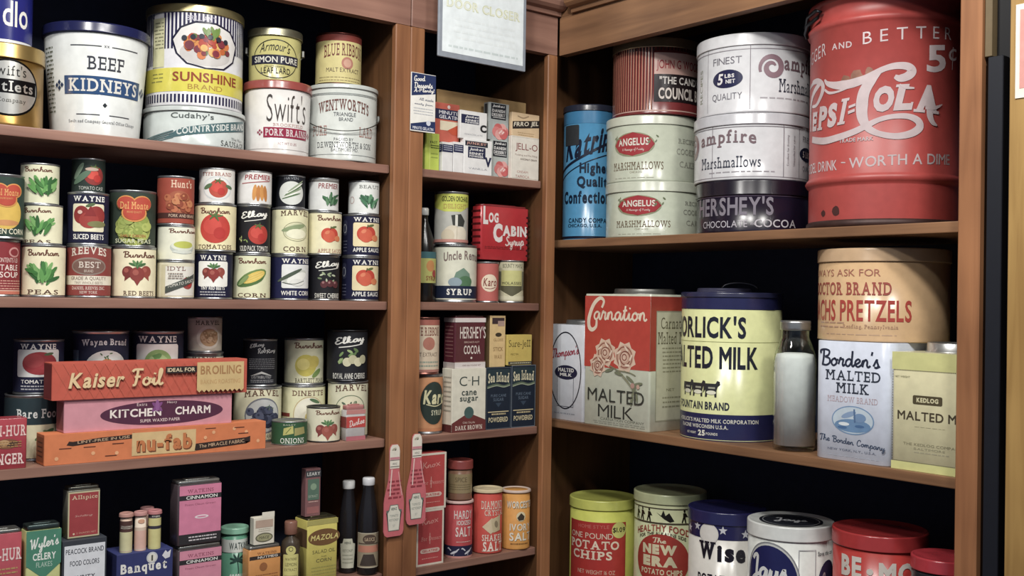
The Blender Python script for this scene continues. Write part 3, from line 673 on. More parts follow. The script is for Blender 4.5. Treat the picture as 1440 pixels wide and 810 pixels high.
o8 = can('lard_pail', 'larger white lard pail with a wire handle drooping across its front', 'pail', G1, 'L', 433, 530, 117, 'L1', '#d5dad4', f, kind='pail', lid='#c9cfca', lh=.012, taper=.985, off=-.005)
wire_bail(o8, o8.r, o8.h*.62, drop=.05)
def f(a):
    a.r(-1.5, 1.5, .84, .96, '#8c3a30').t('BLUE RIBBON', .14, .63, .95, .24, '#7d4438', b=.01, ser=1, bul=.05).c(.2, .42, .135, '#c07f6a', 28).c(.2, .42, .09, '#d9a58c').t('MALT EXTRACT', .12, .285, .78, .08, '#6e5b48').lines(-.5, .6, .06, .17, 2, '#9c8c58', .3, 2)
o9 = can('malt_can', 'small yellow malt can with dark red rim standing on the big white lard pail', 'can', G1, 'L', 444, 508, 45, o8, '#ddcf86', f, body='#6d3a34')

# ------------------------------------------------------------------ left cabinet, second shelf
TONE[:] = 1, 1
def burnham(a, prod, pic, u=0, tw=.8, pw=.7, pu=None, pc=BRN, pv=.1, ph=.09):
    a.t('Burnham', u, .85, tw, .13, '#6d4232', scr=.33); pic(a)
    if prod: a.t(prod, u if pu is None else pu, pv, pw, ph, pc, b=.015, ser=1)
def wayne(a, prod, pic, u=0, tw=.72, pw=.7, panel='#e6e4dc', pu=None, pu0=-.36, pu1=.36, pv0=.3, pv1=.78, sub=0):
    a.t('WAYNE', u, .875, tw, .1, WHT, b=.02, ser=1).rr(u+pu0, u+pu1, pv0, pv1, .05, panel); pic(a)
    a.t(prod, u if pu is None else pu, .16 if not sub else .235, pw, .1 if not sub else .07, WHT, b=.02)
    if sub: a.lines(u-.36, u+.36, .07, .18, 2, '#b9b9bd', .4, 3)
def marvel(a, prod, pic, u=0, tw=.8, pw=.5, arc=.03):
    a.t('MARVEL', u, .87, tw, .11, BRN, b=.02, ser=1, bul=arc); pic(a)
    if prod: a.t(prod, u, .13, pw, .11, BRN, b=.015, ser=1)
def elkay(a, prod, pic, u=0, tw=.75, pw=.8):
    a.t('Elkay', u, .79, tw, .2, '#e8e6dc', scr=.36, tilt=.14).l([(u-tw*.36, .66), (u, .685), (u+tw*.4, .73)], .022, '#e8e6dc'); pic(a)
    a.t(prod, u, .11, pw, .11, '#dedccf', b=.01)
ST = {}
def f(a):
    a.e(.42, .78, .16, .09, '#c98a86').e(.42, .78, .12, .06, '#8a2d34').t('VEGETABLE', .1, .51, .86, .1, '#ecd9cf', b=.01).t('SOUP', .3, .385, .5, .1, '#ecd9cf', b=.01).t('CONTENTS 1 LB', .25, .64, .55, .08, '#e5c9bf').lines(-.1, .7, .12, .3, 4, '#d79d8a', .35, 2).r(-1.5, 1.5, .045, .1, '#c8705a').r(-1.5, 1.5, .1, .115, '#ddb9a0')
ST['a'] = can('food_can', 'red vegetable soup can under the green corn can at the left edge', 'can', G2, 'L', -36, 28, 336, 'L2', '#8c2c33', f)
def shield(a, u, v, s):
    k = a.W/a.H
    a.e(u-s*.5, v+s*.25*k, s*.62, s*.5*k, '#d9913f').e(u+s*.5, v+s*.25*k, s*.62, s*.5*k, '#d9913f').e(u, v-s*.35*k, s*.72, s*.55*k, '#d9913f')
    a.e(u-s*.48, v+s*.25*k, s*.52, s*.42*k, '#bb4530').e(u+s*.48, v+s*.25*k, s*.52, s*.42*k, '#bb4530').e(u, v-s*.3*k, s*.62, s*.5*k, '#bb4530')
    a.t('Del Monte', u, v+s*.12*k, s*1.6, s*.45*k, '#e2a25a', ser=1, b=.01).t('BRAND QUALITY', u, v-s*.3*k, s*.8, s*.14*k, '#dba05a')
def f(a): a.c(.1, .40, .40, '#d9b23f', 28); shield(a, .1, .69, .36); a.t('GREEN CORN', .12, .12, .95, .085, '#dcd8bd', b=.015).e(.1, .25, .32, .045, '#c98a50')
ST['a2'] = can('food_can', 'dark green can with red shield and yellow corn at the left edge', 'can', G2, 'L', -28, 34, 244, ST['a'], '#2c4138', f, dy=-.006)
PE = lambda s, u=0: (lambda a: pods(a, u, .45, .40, 30, s))
ST['b'] = can('food_can', 'cream pea pod can at the bottom of the leftmost stack of pea cans', 'can', G2, 'L', 29.5, 92, 344, 'L2', CREAM, lambda a: burnham(a, 'PEAS', PE(1), 0, .78, .74))
ST['b2'] = can('food_can', 'cream pea pod can in the middle of the leftmost stack of pea cans', 'can', G2, 'L', 32, 88, 287, ST['b'], '#e3dfbb', lambda a: burnham(a, 'PEAS', PE(2, -.08), -.12, .8, .74, pv=.07), yaw=-5)
ST['b3'] = can('food_can', 'cream pea pod can on top of the leftmost stack of pea cans', 'can', G2, 'L', 29, 83.5, 229, ST['b2'], '#d9d8b6', lambda a: burnham(a, None, PE(3, .1), -.05, .8, .7, pv=.06), dy=.022)
def f(a):
    a.t('REEVES', 0, .86, .86, .15, '#dccfc0', b=.02, ser=1, bul=.05).e(0, .60, .42, .17, '#8f7d72').e(0, .60, .38, .14, '#7b5a50').t('BEST', .02, .63, .5, .12, '#d6c8ba', ser=1, b=.01).t('BRAND', 0, .51, .2, .05, '#cdbfae')
    a.r(-.8, .8, .245, .42, '#e3dbc6').t('GRADE A QUALITY', 0, .365, .86, .08, '#82685a', b=.01).t('TINY WHOLE BEETS', 0, .285, .66, .05, '#8d7768').t('DANIEL REEVES INC.', 0, .185, .8, .06, '#e4cfc0', ser=1).t('NEW YORK', 0, .105, .4, .05, '#e4cfc0', ser=1)
ST['c'] = can('food_can', 'dull red can with arched white word and grey oval, beside the bottom pea can', 'can', G2, 'L', 93.5, 156, 345, 'L2', '#8e3d38', f)
def f(a):
    def pic(a): a.e(-.17, .57, .2, .17, '#8e2b2a').e(.2, .56, .24, .18, '#96302d').e(.02, .47, .24, .15, '#a33a33').p([(-.1, .55), (.06, .75), (.2, .55)], '#8a2728').e(.22, .40, .24, .06, '#7b7a4a').o(.05, .76, .12, .04, 20, '#50663c').o(-.2, .62, .06, .05, 0, '#d9b5a4')
    wayne(a, 'SLICED BEETS', pic, .02, .82, .8, '#e2dbb9', None, -.42, .40, .255, .78)
ST['c2'] = can('food_can', 'navy can with sliced red beets on a cream panel, on the dull red can', 'can', G2, 'L', 95, 153, 270, ST['c'], NAVY, f)
def f(a): tomato(a, .18, .5, .3, '#8d2f2b'); a.o(-.2, .45, .35, .1, 40, '#55705a').o(-.3, .62, .3, .08, 60, '#6a7f6a').e(.1, .68, .2, .05, '#b9a08f').t('TOMATO CASE', .1, .14, .8, .1, '#b9bcb2')
ST['c3'] = can('food_can', 'small dark green can with a red tomato, standing highest beside the top pea can', 'can', G2, 'L', 101, 148, 222, ST['c2'], '#26332e', f, dy=.02)
ST['d'] = can('food_can', 'cream can with dark red beets under the dark green pea can', 'can', G2, 'L', 157, 219, 347, 'L2', CREAM, lambda a: burnham(a, 'RED BEETS', lambda a: beets(a, .08, .5, .25), .18, .86, .78, .16))
def f(a): a.c(.03, .33, .40, '#a7b14f', 28); berries(a, .03, .34, .3, 34, ['#8a9a3c', '#a9b552', '#97a548'], 6); shield(a, .03, .69, .36); a.t('SUGAR PEAS', .02, .10, .74, .075, '#c9cda6', b=.02).t('EARLY GARDEN', .02, .19, .5, .05, '#b9713c', b=.01)
ST['d2'] = can('food_can', 'large dark green can with red shield over a heap of green peas', 'can', G2, 'L', 154, 219, 267, ST['d'], '#333f35', f, dy=.01)
def f(a): a.p([(-.42, .05), (-.2, .05), (-.2, .9), (-.42, .9)], '#c9c1a0').r(-.28, .62, .09, .86, '#dedbd0').t('IDYL', .02, .8, .5, .11, '#7a4b42', b=.0, ser=1); tomato(a, .35, .42, .17, '#9c4642'); a.p([(-.27, .14), (.6, .48), (.6, .68), (-.27, .32)], '#4a4f4a').t('TOMATO SAUCE', .17, .415, .76, .08, '#ddd9cc', tilt=.26).lines(-.2, .2, .52, .7, 3, '#9c8c80', .4, 4)
ST['e'] = can('food_can', 'small pale can with a dark diagonal band, at the foot of the bean can stack', 'can', G2, 'L', 220.5, 273, 367, 'L2', '#d9d3b8', f)
def pic(a): a.e(.2, .38, .36, .19, '#b9c0b6').e(.2, .43, .33, .14, '#d8dcc9').e(.22, .46, .28, .1, '#b9bf45').e(.2, .26, .3, .05, '#cfd4c8')
ST['e2'] = can('food_can', 'cream can with a bowl of yellow-green beans, under the rusty red bean can', 'can', G2, 'L', 221, 274, 317, ST['e'], '#e4e3cb', lambda a: burnham(a, None, pic, .25, .9))
def f(a):
    a.t("Hunt's", .18, .84, .62, .16, '#d9b79c', b=.02, ser=1).e(.1, .45, .38, .25, '#a5573a'); berries(a, .1, .46, .3, 26, ['#b5663f', '#8e4128', '#c27c4c'], 3); a.r(-1.5, 1.5, .14, .25, '#4a2a24').t('PORK AND BEANS', .22, .195, .8, .06, '#d5b89c')
ST['e3'] = can('food_can', 'rusty red can with a heap of brown beans on top of a stack', 'can', G2, 'L', 221, 273, 247, ST['e2'], '#a04533', f)
ST['f'] = can('food_can', 'navy can with three small red beets in a white panel, on the shelf', 'can', G2, 'L', 273.5, 327, 354, 'L2', NAVY, lambda a: wayne(a, 'TINY RED BEETS', lambda a: beets(a, 0, .56, .22, '#8f342f'), -.02, .72, .66, WHT, None, -.42, .42, .27, .80, 1))
def f(a): burnham(a, 'TOMATOES', lambda a: tomato(a, 0, .48, .36, '#c23a2e'), 0, .78, .88)
ST['f2'] = can('food_can', 'cream can with one big round tomato and the word TOMATOES', 'can', G2, 'L', 273.5, 332, 286, ST['f'], '#e6dcab', f)
def f(a): a.t('TYPE BRAND', 0, .83, .9, .1, '#a05a4e', ser=1, b=.01).e(.02, .43, .44, .34, '#c9cccb').e(.02, .43, .40, .30, '#dcdcd6'); tomato(a, .05, .42, .26, '#bb4a36'); a.o(-.25, .48, .14, .06, 30, '#54704a').o(.36, .48, .12, .05, -20, '#54704a')
ST['f3'] = can('food_can', 'white can with a red tomato in an oval, topmost beside the carrot can', 'can', G2, 'L', 280, 330, 236, ST['f2'], '#dfddd6', f)
def f(a): burnham(a, 'CORN', lambda a: corn(a, .02, .48, .36, 25), .02, .84, .84)
ST['g'] = can('food_can', 'pale green-cream can with a yellow ear of corn and the word CORN', 'can', G2, 'L', 328, 380, 357, 'L2', '#dfdfb6', f)
def f(a):
    def pic(a): tomato(a, .16, .40, .30, '#b5362a'); leaves(a, -.3, .26, .16, 6, 3, ['#a9b56a', '#7f9a4a', '#c4c887'])
    elkay(a, 'SOLID PACK TOMATO', pic, .03, .88, .95)
ST['g2'] = can('food_can', 'black can with white script over a red tomato, on the yellow corn can', 'can', G2, 'L', 333, 380, 288, ST['g'], '#1d1d22', f)
def f(a):
    a.t('PREMIER', .12, .80, .85, .15, '#9a3a3c', b=.02, sh=.15, bul=.02).l([(-.4, .62), (0, .66), (.5, .72)], .025, '#a54a48')
    for k in range(4): a.o(.0+.11*k, .36-.02*(k % 2), .24, .065, 84+4*k, ('#c98a3c', '#b9762e')[k % 2], 14)
ST['g3'] = can('food_can', 'white can with red lettering and orange yams, on the black tomato can', 'can', G2, 'L', 334, 382, 240, ST['g2'], '#d8d6d2', f)
def f(a):
    def pic(a): a.o(.16, .52, .36, .16, 22, '#c9ccc2').o(.2, .5, .3, .12, 22, '#e8e8e0').o(.0, .56, .38, .05, 28, '#4d5a4a').e(.2, .40, .2, .08, '#dcdcd6').l([(-.2, .4), (.1, .36), (.4, .44)], .015, '#4a5248')
    wayne(a, 'WHITE CORN', pic, .2, .84, .86, '#dfe0de', None, -.42, .46, .27, .80)
ST['h'] = can('food_can', 'navy can with a white ear of corn, beside the black cherry can', 'can', G2, 'L', 381, 434, 359, 'L2', '#1d2048', f)
def f(a): marvel(a, 'CORN', lambda a: a.o(.2, .53, .38, .2, 10, '#c9cba2').ring(.2, .50, .38, .2, .012, '#7a7d5c').o(.12, .58, .36, .07, 14, '#8a9a6e').o(.2, .45, .3, .14, 0, '#e6e4c4'), .18, .88, .7)
ST['h2'] = can('food_can', 'cream can with a pale ear of corn, on the navy white-corn can', 'can', G2, 'L', 382, 433, 292, ST['h'], '#e0dcb0', f)
def f(a):
    a.e(.04, .45, .46, .36, '#cfd2cb', 30); a.t('HAVEN', .03, .9, .5, .08, '#8a8d92')
    for k in range(6): a.o(.03+.03*k, .36+.06*k, .36, .03, 18+4*k, ('#54704a', '#e6e6dc', '#8a9a7a')[k % 3], 12)
ST['h3'] = can('food_can', 'black can with white spears in an oval, topmost beside the yam can', 'can', G2, 'L', 388, 429, 246, ST['h2'], '#1a1c24', f)
def f(a):
    def pic(a): leaves(a, .1, .5, .26, 10, 5, ['#8f9f78', '#b3bb9c', '#6f835a']); [a.c(.0+.2*k, .36+.02*(k % 2), .12, '#5a2b30').c(-.03+.2*k, .40, .04, '#9c6a6a') for k in range(3)]
    elkay(a, 'SWEET CHERRIES', pic, .16, .95, .95)
ST['i'] = can('food_can', 'black can with white script over dark cherries, next to the lower apple sauce can', 'can', G2, 'L', 434.5, 477, 359, 'L2', '#1a1a20', f)
def f(a): burnham(a, 'APPLE SAUCE', lambda a: apple(a, .17, .47, .25), .2, .86, .84, .22, '#a5685a')
ST['i2'] = can('food_can', 'cream can with a red apple, on the black cherry can', 'can', G2, 'L', 433, 480, 297, ST['i'], '#e3dcb4', f)
def f(a): a.t('PREMIER', .2, .76, .76, .16, '#8d4a4a', b=.02, sh=.1).r(-1.5, 1.5, .88, .95, '#6d6a66'); pods(a, .26, .38, .32, 24, 9, ('#3a6a44', '#567f5a', '#2f5a3a'))
ST['i3'] = can('food_can', 'white can with dull red lettering over green beans, on the apple can', 'can', G2, 'L', 434, 476, 250, ST['i2'], '#d3d4d0', f)
def wa(a): a.rr(-.62, -.42, .5, .86, .08, '#3a3d58').ring(-.52, .66, .07, .1, .02, '#b9bcc4').lines(-.62, -.42, .1, .4, 4, '#6a6d86', .3, 3); wayne(a, 'APPLE SAUCE', lambda a: apple(a, .16, .54, .25), .2, .82, .84, '#e6d6a6', None, -.42, .45, .24, .80)
ST['j'] = can('food_can', 'lower of the two navy apple sauce cans at the right end, standing on the shelf', 'can', G2, 'L', 480.5, 532.5, 361, 'L2', NAVY, wa, off=.005)
ST['j2'] = can('food_can', 'upper of the two navy apple sauce cans at the right end', 'can', G2, 'L', 482, 533.5, 301, ST['j'], NAVY, wa)
def f(a): a.t('BEAUT', .22, .82, .74, .1, '#5e605c', b=.0, ser=1).ring(-.42, .42, .09, .1, .02, '#a9847c'); pods(a, .24, .40, .34, 26, 12, ('#3d7550', '#5a9068', '#2f5f40'))
ST['j3'] = can('food_can', 'white green-bean can topmost at the right end, on the apple sauce cans', 'can', G2, 'L', 490, 533, 254, ST['j2'], '#dcdfda', f)

# ------------------------------------------------------------------ left cabinet, third shelf
TONE[:] = 0.88, 1
def f(a):
    a.e(.12, .44, .36, .12, '#3a4a3a'); leaves(a, .15, .34, .2, 8, 8, ['#6d8a54', '#c9c48c']); a.r(-1.5, 1.5, .05, .55, '#d5cda4').r(-1.5, 1.5, .55, .955, '#1f3036').t('Bare Foot', .1, .72, .8, .14, '#dbe0da', b=.02, ser=1)
    a.o(.2, .4, .2, .05, 30, '#4a6a3c').o(.32, .36, .2, .05, 140, '#5a7a44')
t3 = can('food_can', 'dark can with pale lower half under the navy tomato can, behind the red spice tin', 'can', G3, 'L', 6, 88, 556, 'L3', '#d5cda4', f, off=.085)
def f(a): wayne(a, 'TOMATOES', lambda a: a.e(.02, .57, .36, .21, '#9e2d33').e(-.1, .62, .2, .13, '#a83a3c').o(.2, .74, .1, .03, 10, '#4a5f3a'), -.02, .76, .7, '#dfe0da', None, -.46, .46, .32, .82, 1)
can('food_can', 'navy can with a big dark red tomato at the left end of the third shelf', 'can', G3, 'L', 19, 90, 478, t3, '#191c36', f)
s1 = can('food_can', 'navy can almost hidden behind the foil boxes, carrying the peach can', 'can', G3, 'L', 103, 180, 556, 'L3', NAVY, lambda a: a.t('WAYNE', 0, .85, .7, .1, WHT, b=.02, ser=1), off=.09)
def f(a):
    a.t('Wayne Brand', .1, .80, .9, .13, '#d9dcdc', b=.03, ser=1, bul=.02).e(.12, .38, .42, .32, '#dedfd8'); [a.c(-.05+.17*k, .42+.04*(k % 2), .13, ('#b0483a', '#c9763c', '#a8402f')[k]) for k in range(3)]; leaves(a, .1, .6, .1, 5, 2, ['#4f6f3f', '#3f5f38']); a.r(-.6, -.42, .1, .7, '#5a6a80')
can('food_can', 'wide navy can with white lid rim and peaches, behind the red foil box', 'can', G3, 'L', 101, 181, 466, s1, '#1c2038', f, body='#cfcfca')
s2 = can('food_can', 'navy can almost hidden behind the foil boxes, carrying the cabbage can', 'can', G3, 'L', 185, 257, 556, 'L3', NAVY, lambda a: a.t('WAYNE', 0, .85, .7, .1, WHT, b=.02, ser=1), off=.09)
def f(a):
    wayne(a, 'CABBAGE', lambda a: (a.c(.02, .5, .27, '#86ad5c'), [a.o(.02+.12*math.cos(q*1.05), .5+.1*math.sin(q*1.05), .14, .06, q*60+90, ('#5f8f45', '#a9c67c')[q % 2]) for q in range(6)], a.c(.02, .5, .09, '#b5d08a')), 0, .78, .6, WHT, None, -.44, .44, .25, .80)
can('food_can', 'navy can with a green cabbage head behind the red foil box', 'can', G3, 'L', 184, 258, 466, s2, '#1b1f34', f)
s3 = can('food_can', 'pale can mostly hidden behind the foil boxes under the small nut can', 'can', G3, 'L', 261, 313, 496, 'L3', '#d5d2b6', lambda a: a.t('MARVEL', 0, .93, .72, .05, '#4a4038', b=.02, ser=1), off=.085, h=None)
def f(a): a.r(-1.5, 1.5, .84, .955, '#a8a394'); a.t('MARVEL', .1, .84, .76, .13, '#4b443c', b=.02, ser=1).e(.12, .42, .36, .33, '#c9c6b4').e(.14, .42, .28, .25, '#a9885c'); berries(a, .14, .44, .2, 20, ['#b5946a', '#8f6e44', '#c4a67c'], 4)
can('food_can', 'small grey-cream can with brown nuts, highest above the end of the foil box', 'can', G3, 'L', 264, 312, 446, s3, '#b5b09c', f)
def f(a):
    marvel(a, None, lambda a: (a.e(.06, .48, .40, .33, '#6c6f78', 30), a.e(.06, .48, .37, .30, '#b9bcb8', 30), berries(a, .06, .46, .26, 26, ['#2a2f44', '#3a4058', '#22263a', '#4a5068'], 3), leaves(a, .22, .6, .1, 4, 3, ['#4a5f4a'])), .05, .80)
    a.t('BLACKBERRIES', .05, .1, .6, .07, '#54504a')
k1 = can('food_can', 'cream can with blackberries in a grey oval, right of the foil boxes', 'can', G3, 'L', 328, 395.5, 545, 'L3', '#d9d5ae', f, off=.105, yaw=8)
def f(a):
    a.t('Elkay', -.1, .86, .45, .12, '#d0d0cc', scr=.34, tilt=.2).t('Rob', .05, .76, .25, .12, '#d0d0cc', scr=.34, tilt=.2).t('Roy', .35, .74, .35, .12, '#d0d0cc', scr=.34, tilt=.2).lines(-.35, .5, .36, .6, 6, '#8d8d90', .35, 4).t('DISTRIBUTED', .05, .2, .6, .06, '#a9a9aa').lines(-.3, .45, .08, .15, 2, '#8d8d90', .4, 5).p([(-.3, .22), (.05, .32), (.4, .22), (.05, .27)], '#c0c0bc')
can('food_can', 'black can with slanted white script and small print, on the blackberry can', 'can', G3, 'L', 342, 389.5, 477, k1, '#191a22', f)
def f(a):
    a.r(-1.5, -.38, .4, .47, '#7e2f2a').t('DINETTE', .08, .85, .80, .1, '#6b4a38', b=.02, ser=1).ring(.1, .45, .38, .33, .012, '#b58a5a').e(.1, .45, .36, .31, '#e6e1cc'); pear(a, .16, .42, .2, '#dfc45c'); a.o(.22, .7, .14, .04, -20, '#4a6a44').t('PEARS', .1, .09, .4, .07, BRN, ser=1)
k2 = can('food_can', 'cream can with a yellow pear in an oval, under the pear can with white script', 'can', G3, 'L', 396, 457, 542, 'L3', '#e0dcae', f, off=.115, yaw=6)
def f(a): burnham(a, 'BARTLETT PEARS', lambda a: pear(a, .05, .46, .33, '#c9b83c'), .17, .86, .84, .2, '#4f4a34')
can('food_can', 'cream can with one big yellow pear, third stack from the right on the third shelf', 'can', G3, 'L', 400, 455, 476, k2, '#ddd9ae', f)
def f(a): marvel(a, None, lambda a: (a.ring(.08, .5, .4, .26, .02, '#6a7a5c'), leaves(a, .08, .55, .22, 12, 6, ['#5a704e', '#7d8a6a', '#4a5f48'])), .12, .9); a.t('PEACHES', .2, .12, .5, .1, BRN, ser=1)
k3 = can('food_can', 'cream can with green leaves behind the small pink tin at the right end', 'can', G3, 'L', 461, 517, 537, 'L3', '#dcd9b4', f, off=.045)
def f(a): elkay(a, 'ROYAL ANNE CHERRIES', lambda a: (leaves(a, .0, .52, .26, 12, 4, ['#6a8a4a', '#8fa866', '#54703c']), [a.c(.0+.14*k, .38+.05*(k % 2), .11, ('#c9c49c', '#b5b088')[k % 2]) for k in range(4)]), .08, .82, .9)
can('food_can', 'black can with white script over pale cherries, high at the right end', 'can', G3, 'L', 460, 516.5, 464, k3, '#17181d', f, body='#3a3a3c')
def f(a): a.r(-1.5, 1.5, .05, .955, '#27502f').p([(-.18, .42), (.12, .5), (.1, .82), (-.16, .72)], '#b9b558').p([(.14, .4), (.5, .48), (.46, .76), (.14, .72)], '#9c9450').l([(-.1, .5), (.04, .74)], .02, '#5a6a2c', False).t('ONIONS', .1, .2, .72, .22, '#dfe2d4', b=.01, ser=1).t('BAILEY', .0, .86, .35, .06, '#b9c0a4')
can('food_can', 'small dark green can with white word, in front of the pear cans', 'can', G3, 'L', 382, 432, 593, 'L3', '#27502f', f, off=.008)
can('food_can', 'small cream beet can in front, between the green can and pink tin', 'can', G3, 'L', 431, 478, 573, 'L3', '#e1dcba', lambda a: burnham(a, None, lambda a: beets(a, .14, .36, .26, '#9c4a3c'), .2, .88), off=.01, body='#5a5a5c')
b = box('spice_tin', 'small pink and grey tin with red slanted band, rightmost on the third shelf', 'tin', G3, 'L', 487, 514, 577, 'L3', .03, '#b9b6b4', lambda a: a.r(-.5, .5, 0, .14, '#b5606a').r(-.5, .5, .42, .78, '#c43f3a').t('Durkee', .05, .6, .8, .22, '#e9cfc8', scr=.3, tilt=.2).r(-.5, .5, .86, 1, '#c27a74'), lambda a: a.r(-.5, .5, .42, .78, '#7d2f2c'), off=.012, fin='litho', rnd=.004)
cap_box(b, '#b06a66', .002, .012, 'litho')
# long foil and paper boxes stacked in front
def kf(a):
    for i in range(15): a.l([(-.5+i*.05, .02), (-.40+i*.05, .98)], .0016, '#c45a42', False).l([(-.40+i*.05, .02), (-.5+i*.05, .98)], .0016, '#c45a42', False)
    a.t('Kaiser', -.29, .52, .27, .42, '#e0bd86', b=.03, sh=.22, shadow=('#7a3a22', .003, -.003)).t('Foil', -.04, .56, .165, .5, '#e0bd86', scr=.3, shadow=('#7a3a22', .003, -.003))
    a.r(.05, .213, .64, .83, '#241c1c').t('IDEAL FOR', .132, .735, .145, .11, '#dcc59a', b=.02)
    a.r(.216, .475, .13, .93, '#c8a768'); [a.p([(.216+.0259*i, .131), (.229+.0259*i, .06), (.2419+.0259*i, .131)], '#c8a768') for i in range(10)]
    a.t('BROILING', .347, .70, .225, .26, '#a0703e', b=.025).t('BAKING ROASTING', .345, .36, .22, .13, '#b98d52', b=.01)
n1 = box('fabric_box', 'long orange box with tan panel and black ribbons, lowest of the three boxes', 'box', 'long paper and foil boxes', 'L', 62, 373.5, 612, 'L3', .06, '#d8703a', lambda a: (
    a.p([(-.41, .62), (-.40, .74), (-.385, .72), (-.27, .80), (-.12, .84), (-.13, .90), (-.11, .84), (-.13, .70), (-.27, .66), (-.385, .58)], '#2a1d1a').t('LINT-FREE IN USE', -.255, .73, .22, .09, '#cfa77e', tilt=.045),
    a.r(-.135, .155, .1, .88, '#d3ae70').t('nu-fab', .01, .5, .25, .56, '#c26a33', b=.045, shadow=('#6e3a20', .004, -.006)),
    a.p([(.15, .12), (.40, .24), (.395, .32), (.42, .3), (.42, .5), (.40, .46), (.155, .36)], '#2a1d1a').t('The MIRACLE FABRIC', .28, .3, .22, .12, '#cfa77e', tilt=.05),
    [a.c(R_, v_, .008, '#e9a26a') for R_, v_ in ((-.3, .3), (-.2, .25), (.24, .72), (.4, .66), (.46, .3), (-.45, .2), (.2, .55), (.34, .8))],
    [a.r(u_, u_+.05, v_, v_+.03, '#5a2a1c') for u_, v_ in ((-.44, .5), (-.34, .5), (-.22, .55), (-.25, .16), (.2, .85), (.34, .82), (.36, .6))]), lambda a: a.r(-.4, .4, .1, .9, '#a3522a').lines(-.3, .3, .2, .8, 4, '#5a2a1c', .3, 2), off=.004, py=630)
n2 = box('waxed_paper_box', 'long pink box with dark purple oval, in the middle of the three stacked boxes', 'box', 'long paper and foil boxes', 'L', 90, 326, 563, n1, .055, '#cf8490', lambda a: (
    a.e(.07, .47, .37, .38, '#4b2038', 48).t('KITCHEN', -.095, .50, .30, .26, '#ecdcd4', b=.03).t('CHARM', .25, .50, .22, .26, '#ecdcd4', b=.03).t('SUPER WAXED PAPER', .05, .235, .24, .1, '#dfc4c0', b=.01).t('Extra', -.06, .76, .06, .1, '#dfc4c0').t('Heavy', .12, .78, .06, .1, '#dfc4c0'),
    a.o(.03, .66, .04, .012, 40, '#7a3f7a').o(.03, .66, .04, .012, 140, '#7a3f7a').o(.03, .7, .035, .012, 90, '#8a4f8a')), lambda a: a.r(-.42, .42, .08, .92, '#8d5054'), off=.012)
n3 = box('foil_box', 'long red foil box with gold lettering on top of the box stack', 'box', 'long paper and foil boxes', 'L', 73, 347.5, 511, n2, .06, '#bf4a36', kf, lambda a: a.r(-.46, .46, .04, .96, '#8c3230'), off=.006)
b = box('spice_tin', 'red ginger spice tin at the left edge of the third shelf', 'tin', G3, 'L', -45, 38, 592, 'L3', .055, '#a2303a', lambda a: a.t('BEN-HUR', .12, .76, .72, .22, '#e6bcb4', b=.02, ser=1).t('GINGER', .12, .2, .66, .22, '#e9c9c0', b=.02, ser=1).e(.15, .5, .2, .1, '#7d4a2e').e(.1, .52, .1, .06, '#b98d5c').o(.25, .5, .1, .04, 20, '#3f2a20').lines(-.05, .4, .42, .56, 3, '#a8793e', .4, 4), off=.004, fin='litho', rnd=.005, py=625)

# ------------------------------------------------------------------ left cabinet, lowest shelf
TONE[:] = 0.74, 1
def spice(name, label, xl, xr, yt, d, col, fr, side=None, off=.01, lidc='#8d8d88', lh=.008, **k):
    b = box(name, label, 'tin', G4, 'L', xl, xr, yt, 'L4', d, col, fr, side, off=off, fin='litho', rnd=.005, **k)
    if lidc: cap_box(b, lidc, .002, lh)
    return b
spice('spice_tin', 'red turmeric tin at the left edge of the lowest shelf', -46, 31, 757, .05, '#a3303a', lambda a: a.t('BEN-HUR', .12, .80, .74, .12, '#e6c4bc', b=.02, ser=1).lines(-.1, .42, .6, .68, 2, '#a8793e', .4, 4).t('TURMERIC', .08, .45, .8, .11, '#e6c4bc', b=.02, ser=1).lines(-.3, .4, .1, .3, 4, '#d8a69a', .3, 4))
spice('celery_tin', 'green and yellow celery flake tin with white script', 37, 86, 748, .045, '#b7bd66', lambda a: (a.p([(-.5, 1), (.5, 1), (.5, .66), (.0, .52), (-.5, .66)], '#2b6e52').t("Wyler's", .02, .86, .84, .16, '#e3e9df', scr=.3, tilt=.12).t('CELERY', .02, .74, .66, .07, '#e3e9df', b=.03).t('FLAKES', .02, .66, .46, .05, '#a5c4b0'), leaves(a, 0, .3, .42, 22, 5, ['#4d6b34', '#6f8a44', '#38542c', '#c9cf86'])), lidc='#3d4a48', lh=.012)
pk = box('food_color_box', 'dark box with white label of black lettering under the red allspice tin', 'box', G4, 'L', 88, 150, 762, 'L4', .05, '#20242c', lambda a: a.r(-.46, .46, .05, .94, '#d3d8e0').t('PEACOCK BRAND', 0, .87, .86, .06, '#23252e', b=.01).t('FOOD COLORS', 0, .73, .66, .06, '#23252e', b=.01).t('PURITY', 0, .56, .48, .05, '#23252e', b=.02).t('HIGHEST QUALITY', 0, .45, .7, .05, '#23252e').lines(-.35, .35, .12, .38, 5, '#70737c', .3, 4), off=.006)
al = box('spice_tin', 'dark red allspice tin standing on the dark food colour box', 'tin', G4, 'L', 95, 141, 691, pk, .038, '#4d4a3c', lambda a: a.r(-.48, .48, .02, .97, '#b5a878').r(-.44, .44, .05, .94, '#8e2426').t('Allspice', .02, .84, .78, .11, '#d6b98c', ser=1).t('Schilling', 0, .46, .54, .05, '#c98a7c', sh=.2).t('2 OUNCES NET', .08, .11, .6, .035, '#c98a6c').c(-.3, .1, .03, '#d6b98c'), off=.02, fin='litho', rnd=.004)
cap_box(al, '#5a584e', .002, .008)
